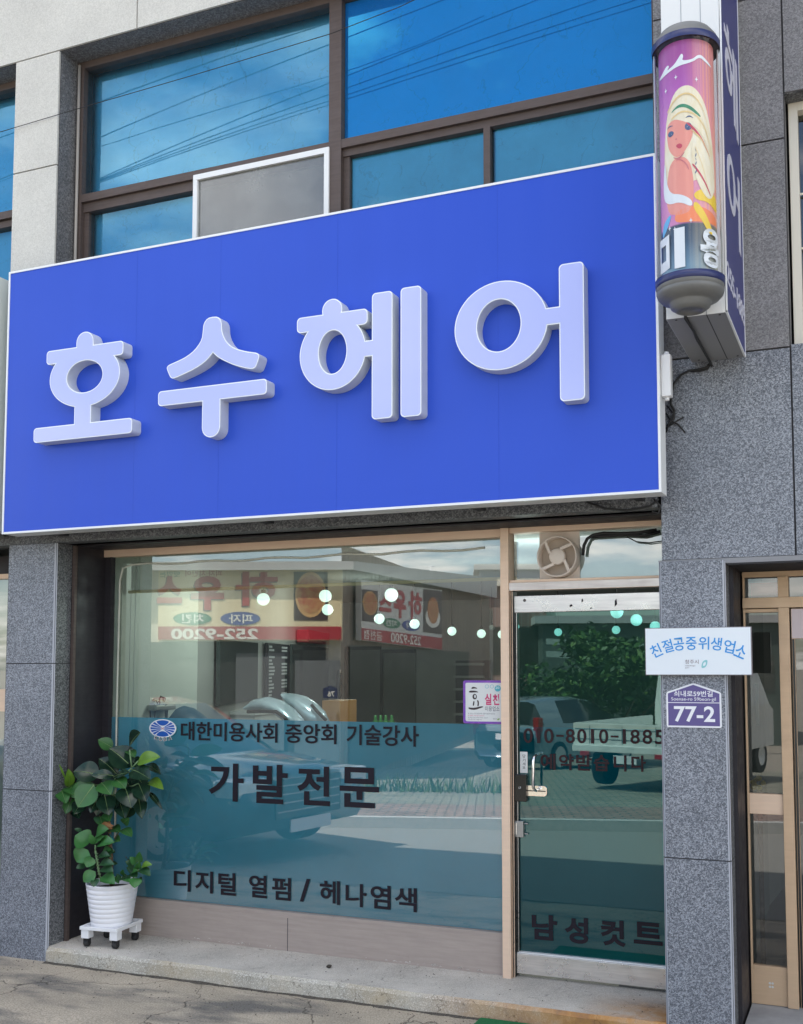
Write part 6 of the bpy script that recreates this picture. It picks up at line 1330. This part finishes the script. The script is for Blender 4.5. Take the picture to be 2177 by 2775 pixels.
# vehicles
def car(lbl, pos, fwd, paint, st, L_, Wd, kind='hatch', plate=None):
    """st: (x from rear, z low, z belt, z roof, half width, half roof width)"""
    fwd = fwd.normalized(); lf = V((-fwd.y, fwd.x, 0)); g0 = gz(pos.y) + .114 if pos.y < KP.y else gz(pos.y) + .004; base = V((pos.x, pos.y, g0))
    T = thing('parked_car', lbl, 'car', tuple(base), 'parked cars'); X = lambda x, y, z_: base + fwd * (x - L_ / 2) + lf * y + V((0, 0, z_))
    Mg = bpy.data.materials.get('car glass') or mat('car glass', (.015, .02, .025), .05, 0, .8); Mt = bpy.data.materials.get('tyre') or mat('tyre', (.02, .02, .02), .8); Mr = bpy.data.materials.get('alloy') or mat('alloy', (.5, .5, .52), .3, .9)
    mb = MB(); ringn = 12; vs = []
    for (x, zl, zb_2, zr_, hw, hr) in st:
        prof = [(-hw * .86, zl), (-hw, zl + .12), (-hw, zb_2 - .16), (-hw * .97, zb_2), (-hr, max(zr_ - .05, zb_2 + .004)), (-hr * .72, max(zr_, zb_2 + .01))]
        prof += [(-a, b) for a, b in prof[::-1]]
        vs += [X(x, a, b) for a, b in prof]
    fs = []; gl = []
    for i in range(len(st) - 1):
        for k in range(ringn - 1):
            f = (i * ringn + k, i * ringn + k + 1, (i + 1) * ringn + k + 1, (i + 1) * ringn + k)
            cab = st[i][3] > st[i][2] + .18 and st[i + 1][3] > st[i + 1][2] + .18; slope = (st[i][3] > st[i][2] + .18) != (st[i + 1][3] > st[i + 1][2] + .18)
            (gl if (cab and k in (3, 7) and i % 3 != 2) or (slope and k in (3, 4, 5, 6, 7)) else fs).append(f)
    fs += [tuple(range(ringn)), tuple((len(st) - 1) * ringn + k for k in range(ringn))]
    mb.add(vs, fs, paint, True); mb.build('body', T); mb = MB(); mb.add(vs, gl, Mg, True); mb.build('window', T)
    for xw in (.17, .80):
        for s_ in (1, -1):
            mb = MB(); c_ = X(L_ * xw, s_ * (Wd / 2 - .10), .31); n_ = 24; 
            def rg(r, o_): return [c_ + fwd * (r * math.cos(2 * math.pi * k / n_)) + V((0, 0, r * math.sin(2 * math.pi * k / n_))) + lf * (s_ * o_) for k in range(n_)]
            rs = [rg(.31, -.1), rg(.31, .1), rg(.21, .115)]
            for a_, b_ in zip(rs, rs[1:]): mb.add(a_ + b_, [(k, (k + 1) % n_, n_ + (k + 1) % n_, n_ + k) for k in range(n_)], Mt)
            mb.add(rg(.21, .112), [tuple(range(n_))], Mr); mb.build('wheel', T)
    Mred = bpy.data.materials.get('tail lamp') or mat('tail lamp', (.40, .01, .015), .2); Mhl = bpy.data.materials.get('headlamp') or mat('headlamp', (.6, .63, .66), .12, .4)
    for s_ in (1, -1):
        mb = MB(); mb.obox(X(.10, s_ * (Wd / 2 - .11), .92 if kind == 'hatch' else .8), fwd, lf, V((0, 0, 1)), .08, .07, .20 if kind == 'hatch' else .10, Mred); mb.build('tail_lamp', T, .02)
        mb = MB(); mb.obox(X(L_ - .16, s_ * (Wd / 2 - .26), .70), fwd, lf, V((0, 0, 1)), .14, .20, .075, Mhl); mb.build('headlamp', T, .03)
    mb = MB(); mb.obox(X(L_ + .005, 0, .58), fwd, lf, V((0, 0, 1)), .02, .42, .17, M_black)
    for k in range(4): mb.obox(X(L_ + .022, 0, .47 + .075 * k), fwd, lf, V((0, 0, 1)), .006, .40, .006, M_siggr)
    mb.build('grille', T)
    mb = MB(); mb.obox(X(L_ + .04, 0, .34), fwd, lf, V((0, 0, 1)), .008, .26, .055, M_white_pl); mb.obox(X(-.03, 0, .72), fwd, lf, V((0, 0, 1)), .008, .20, .06, M_white_pl); mb.build('number_plate', T)
    if kind == 'hatch': mb = MB(); mb.tube([X(.9, 0, 1.46), X(.55, 0, 1.66)], .008, M_black, 5); mb.build('aerial', T); mb = MB(); mb.obox(X(.16, 0, 1.40), fwd, lf, V((0, 0, 1)), .03, .22, .02, Mred); mb.build('brake_light', T)
    return T
P_sil = mat('silver blue paint', (.30, .37, .43), .25, .5, coat=.6); P_dk = mat('dark blue paint', (.03, .055, .075), .2, .2, coat=.8)
hst = [(0, .30, .80, .82, .74, .60), (.05, .22, .95, .97, .82, .68), (.22, .20, .98, 1.42, .85, .60), (.9, .20, .97, 1.48, .86, .62), (1.7, .20, .95, 1.49, .87, .62), (2.4, .20, .93, 1.40, .87, .60), (3.15, .20, .91, .96, .86, .70), (3.9, .22, .80, .84, .82, .62), (4.15, .30, .66, .68, .70, .5)]
hp = mdep(1522, 1990, 22.5); car('silver blue hatchback seen from behind in the door reflection', hp, V((.30, -.95, 0)), P_sil, hst, 4.15, 1.74)
sst = [(0, .35, .80, .82, .78, .62), (.1, .26, .90, .92, .86, .70), (.8, .22, .92, .98, .89, .70), (1.5, .20, .92, 1.38, .90, .58), (2.3, .20, .91, 1.42, .91, .60), (2.7, .20, .90, 1.36, .91, .58), (3.5, .22, .86, .91, .90, .70), (4.2, .24, .78, .82, .88, .64), (4.55, .32, .66, .68, .80, .55)]
sp_ = mground(745, 2350); fwd_s = V((.97, .22, 0)).normalized(); sp_ = V((sp_.x, sp_.y - .55, 0)) - fwd_s * 2.28
car('dark blue car parked nose out, mirrored low in the window beside the plant', sp_, fwd_s, P_dk, sst, 4.55, 1.84, 'suv')
# white flatbed truck
tp = mdep(1690, 2060, 15.5); tf = V((.24, -.97, 0)).normalized(); tl = V((-tf.y, tf.x, 0)); g0 = gz(tp.y) + .114; tb = V((tp.x, tp.y, g0)); TK = thing('pickup_truck', 'white flatbed truck with its tailgate towards the shop', 'truck', tuple(tb), 'parked cars'); X = lambda x, y, z_: tb + tf * x + tl * y + V((0, 0, z_)); P_wh = mat('white truck paint', (.74, .75, .72), .35, coat=.3); az = V((0, 0, 1))
mb = MB(); mb.obox(X(.0, 0, .84), tf, tl, az, .03, .84, .17, P_wh); mb.obox(X(-.02, 0, .63), tf, tl, az, .05, .84, .05, P_wh); mb.build('tailgate', TK, .01); mb = MB(); M_gr = mat('panel groove', (.12, .12, .12), .6)
for zz_ in (.77, .92): mb.obox(X(-.033, 0, zz_), tf, tl, az, .002, .80, .006, M_gr)
for yy_ in (-.55, 0, .55): mb.obox(X(-.033, yy_, .84), tf, tl, az, .002, .006, .14, M_gr)
mb.build('panel_groove', TK)
mb = MB(); mb.obox(X(1.4, 0, .66), tf, tl, az, 1.36, .80, .03, P_wh); mb.obox(X(1.4, .82, .84), tf, tl, az, 1.36, .02, .17, P_wh); mb.obox(X(1.4, -.82, .84), tf, tl, az, 1.36, .02, .17, P_wh); mb.build('bed', TK)
mb = MB(); vs = []
for x, hw, zt2 in ((2.85, .80, 1.85), (3.0, .82, 1.92), (3.7, .82, 1.90), (4.2, .80, 1.2), (4.45, .78, 1.1)): vs += [X(x, y, z_) for y, z_ in ((-hw, .45), (-hw, 1.2 if zt2 > 1.3 else zt2 - .02), (-hw * .88, zt2), (hw * .88, zt2), (hw, 1.2 if zt2 > 1.3 else zt2 - .02), (hw, .45))]
mb.add(vs, [(i * 6 + k, i * 6 + (k + 1) % 6, (i + 1) * 6 + (k + 1) % 6, (i + 1) * 6 + k) for i in range(4) for k in range(6)] + [tuple(range(6)), tuple(24 + k for k in range(6))], P_wh); mb.build('cab', TK)
mb = MB(); mb.obox(X(2.842, 0, 1.52), tf, tl, az, .006, .58, .20, bpy.data.materials['car glass']); mb.build('window', TK)
for xw in (.75, 3.75):
    for s_ in (1, -1):
        mb = MB(); c_ = X(xw, s_ * .70, .30); n_ = 20
        rs = [[c_ + tf * (r * math.cos(2 * math.pi * k / n_)) + az * (r * math.sin(2 * math.pi * k / n_)) + tl * (s_ * o_) for k in range(n_)] for r, o_ in ((.30, -.1), (.30, .09), (.17, .10), (.001, .06))]
        for a_, b_ in zip(rs, rs[1:]): mb.add(a_ + b_, [(k, (k + 1) % n_, n_ + (k + 1) % n_, n_ + k) for k in range(n_)], bpy.data.materials['tyre'] if a_ is not rs[2] else P_wh)
        mb.build('wheel', TK)
for s_ in (1, -1): mb = MB(); mb.obox(X(-.05, s_ * .62, .55), tf, tl, az, .03, .08, .035, bpy.data.materials['tail lamp']); mb.build('tail_lamp', TK, .01)
mb = MB(); mb.obox(X(-.05, .05, .48), tf, tl, az, .01, .19, .06, M_white_pl); mb.build('number_plate', TK)
# overhead power lines across the street
wires = [((390, 440), (1390, 95)), ((390, 592), (1385, 188)), ((390, 765), (1385, 350)), ((390, 770), (1385, 398)), ((395, 772), (1385, 425)), ((395, 778), (1385, 442))]
wl = ['topmost power line crossing the sky over the street', 'second power line from the top over the street', 'third power line from the top over the street', 'fourth power line in the lower bundle over the street', 'fifth power line in the lower bundle over the street', 'lowest power line in the bundle over the street']
GU = .185
for i, ((a0, b0), (a1, b1)) in enumerate(wires):
    pts = []
    for k in range(-6, 30):
        s_ = k / 6; x = a0 + (a1 - a0) * s_; y = b0 + (b1 - b0) * s_ + 9 * (4 * (s_ - .5) ** 2 - 1) * (1 if 0 <= s_ <= 1 else .25)
        u_, v_ = x / 1.5527, y / 1.5527
        o_ = V((0, 2 * GU - CAM.y, CAM.z)); d_ = ray(u_, v_); d_ = V((d_.x, -d_.y, d_.z)); pw = V((0, -7.0 - .25 * i, 0)); nW = V((math.sin(A), math.cos(A), 0)); den = d_.dot(nW)
        if den > -.06: continue
        pts.append(o_ + d_ * ((pw - o_).dot(nW) / den))
    mb = MB(); mb.tube(pts, .0075, M_cable, 6); tag(mb.build('power_line'), wl[i], 'cable', 'power lines over the street')

# ------------------------------------------------------------------ light, sky, render settings
tdir = V((.34, -.50, -1.0)).normalized()
sl = bpy.data.lights.new('sun', 'SUN'); sl.energy = 4.4; sl.angle = math.radians(.5); sl.color = (1, .955, .88)
so = bpy.data.objects.new('sun', sl); COL.objects.link(so); so.rotation_euler = tdir.to_track_quat('-Z', 'Y').to_euler()
W_ = bpy.data.worlds.new('World'); SC.world = W_; W_.use_nodes = True; t = NT(W_); t.n.clear()
o_ = t.new('ShaderNodeOutputWorld'); bg = t.new('ShaderNodeBackground'); sky = t.new('ShaderNodeTexSky'); sky.sky_type = 'NISHITA'; sky.sun_disc = False
sky.sun_elevation = math.asin(-tdir.z); sky.sun_rotation = math.atan2(-tdir.x, -tdir.y); sky.air_density = 1.0; sky.dust_density = 1.0; sky.ozone_density = 1.0
tc = t.new('ShaderNodeTexCoord'); sxy = t.new('ShaderNodeSeparateXYZ'); t.lk(tc.outputs['Generated'], sxy.inputs[0])
zz = t.math('MAXIMUM', t.math('ADD', sxy.outputs[2], .12), .02); cb = t.new('ShaderNodeCombineXYZ'); t.lk(t.math('DIVIDE', sxy.outputs[0], zz), cb.inputs[0]); t.lk(t.math('DIVIDE', sxy.outputs[1], zz), cb.inputs[1])
n1 = t.noise(cb.outputs[0], 1.25, 7, .58)
cl = t.ramp(n1, [(.47, (0, 0, 0)), (.62, (.92, .92, .92))])
cc = t.mix(cl, sky.outputs[0], (10.4, 10.0, 9.3)); t.lk(cc, bg.inputs[0]); bg.inputs['Strength'].default_value = .12; t.lk(bg.outputs[0], o_.inputs[0])
SC.view_settings.view_transform = 'Standard'; SC.view_settings.look = 'None'; SC.view_settings.exposure = 1.45; SC.view_settings.gamma = 1
SC.cycles.max_bounces = 10; SC.cycles.transparent_max_bounces = 16; SC.cycles.glossy_bounces = 5; SC.cycles.caustics_reflective = False; SC.cycles.caustics_refractive = False; SC.cycles.sample_clamp_indirect = 6
SC.cycles.use_denoising = True
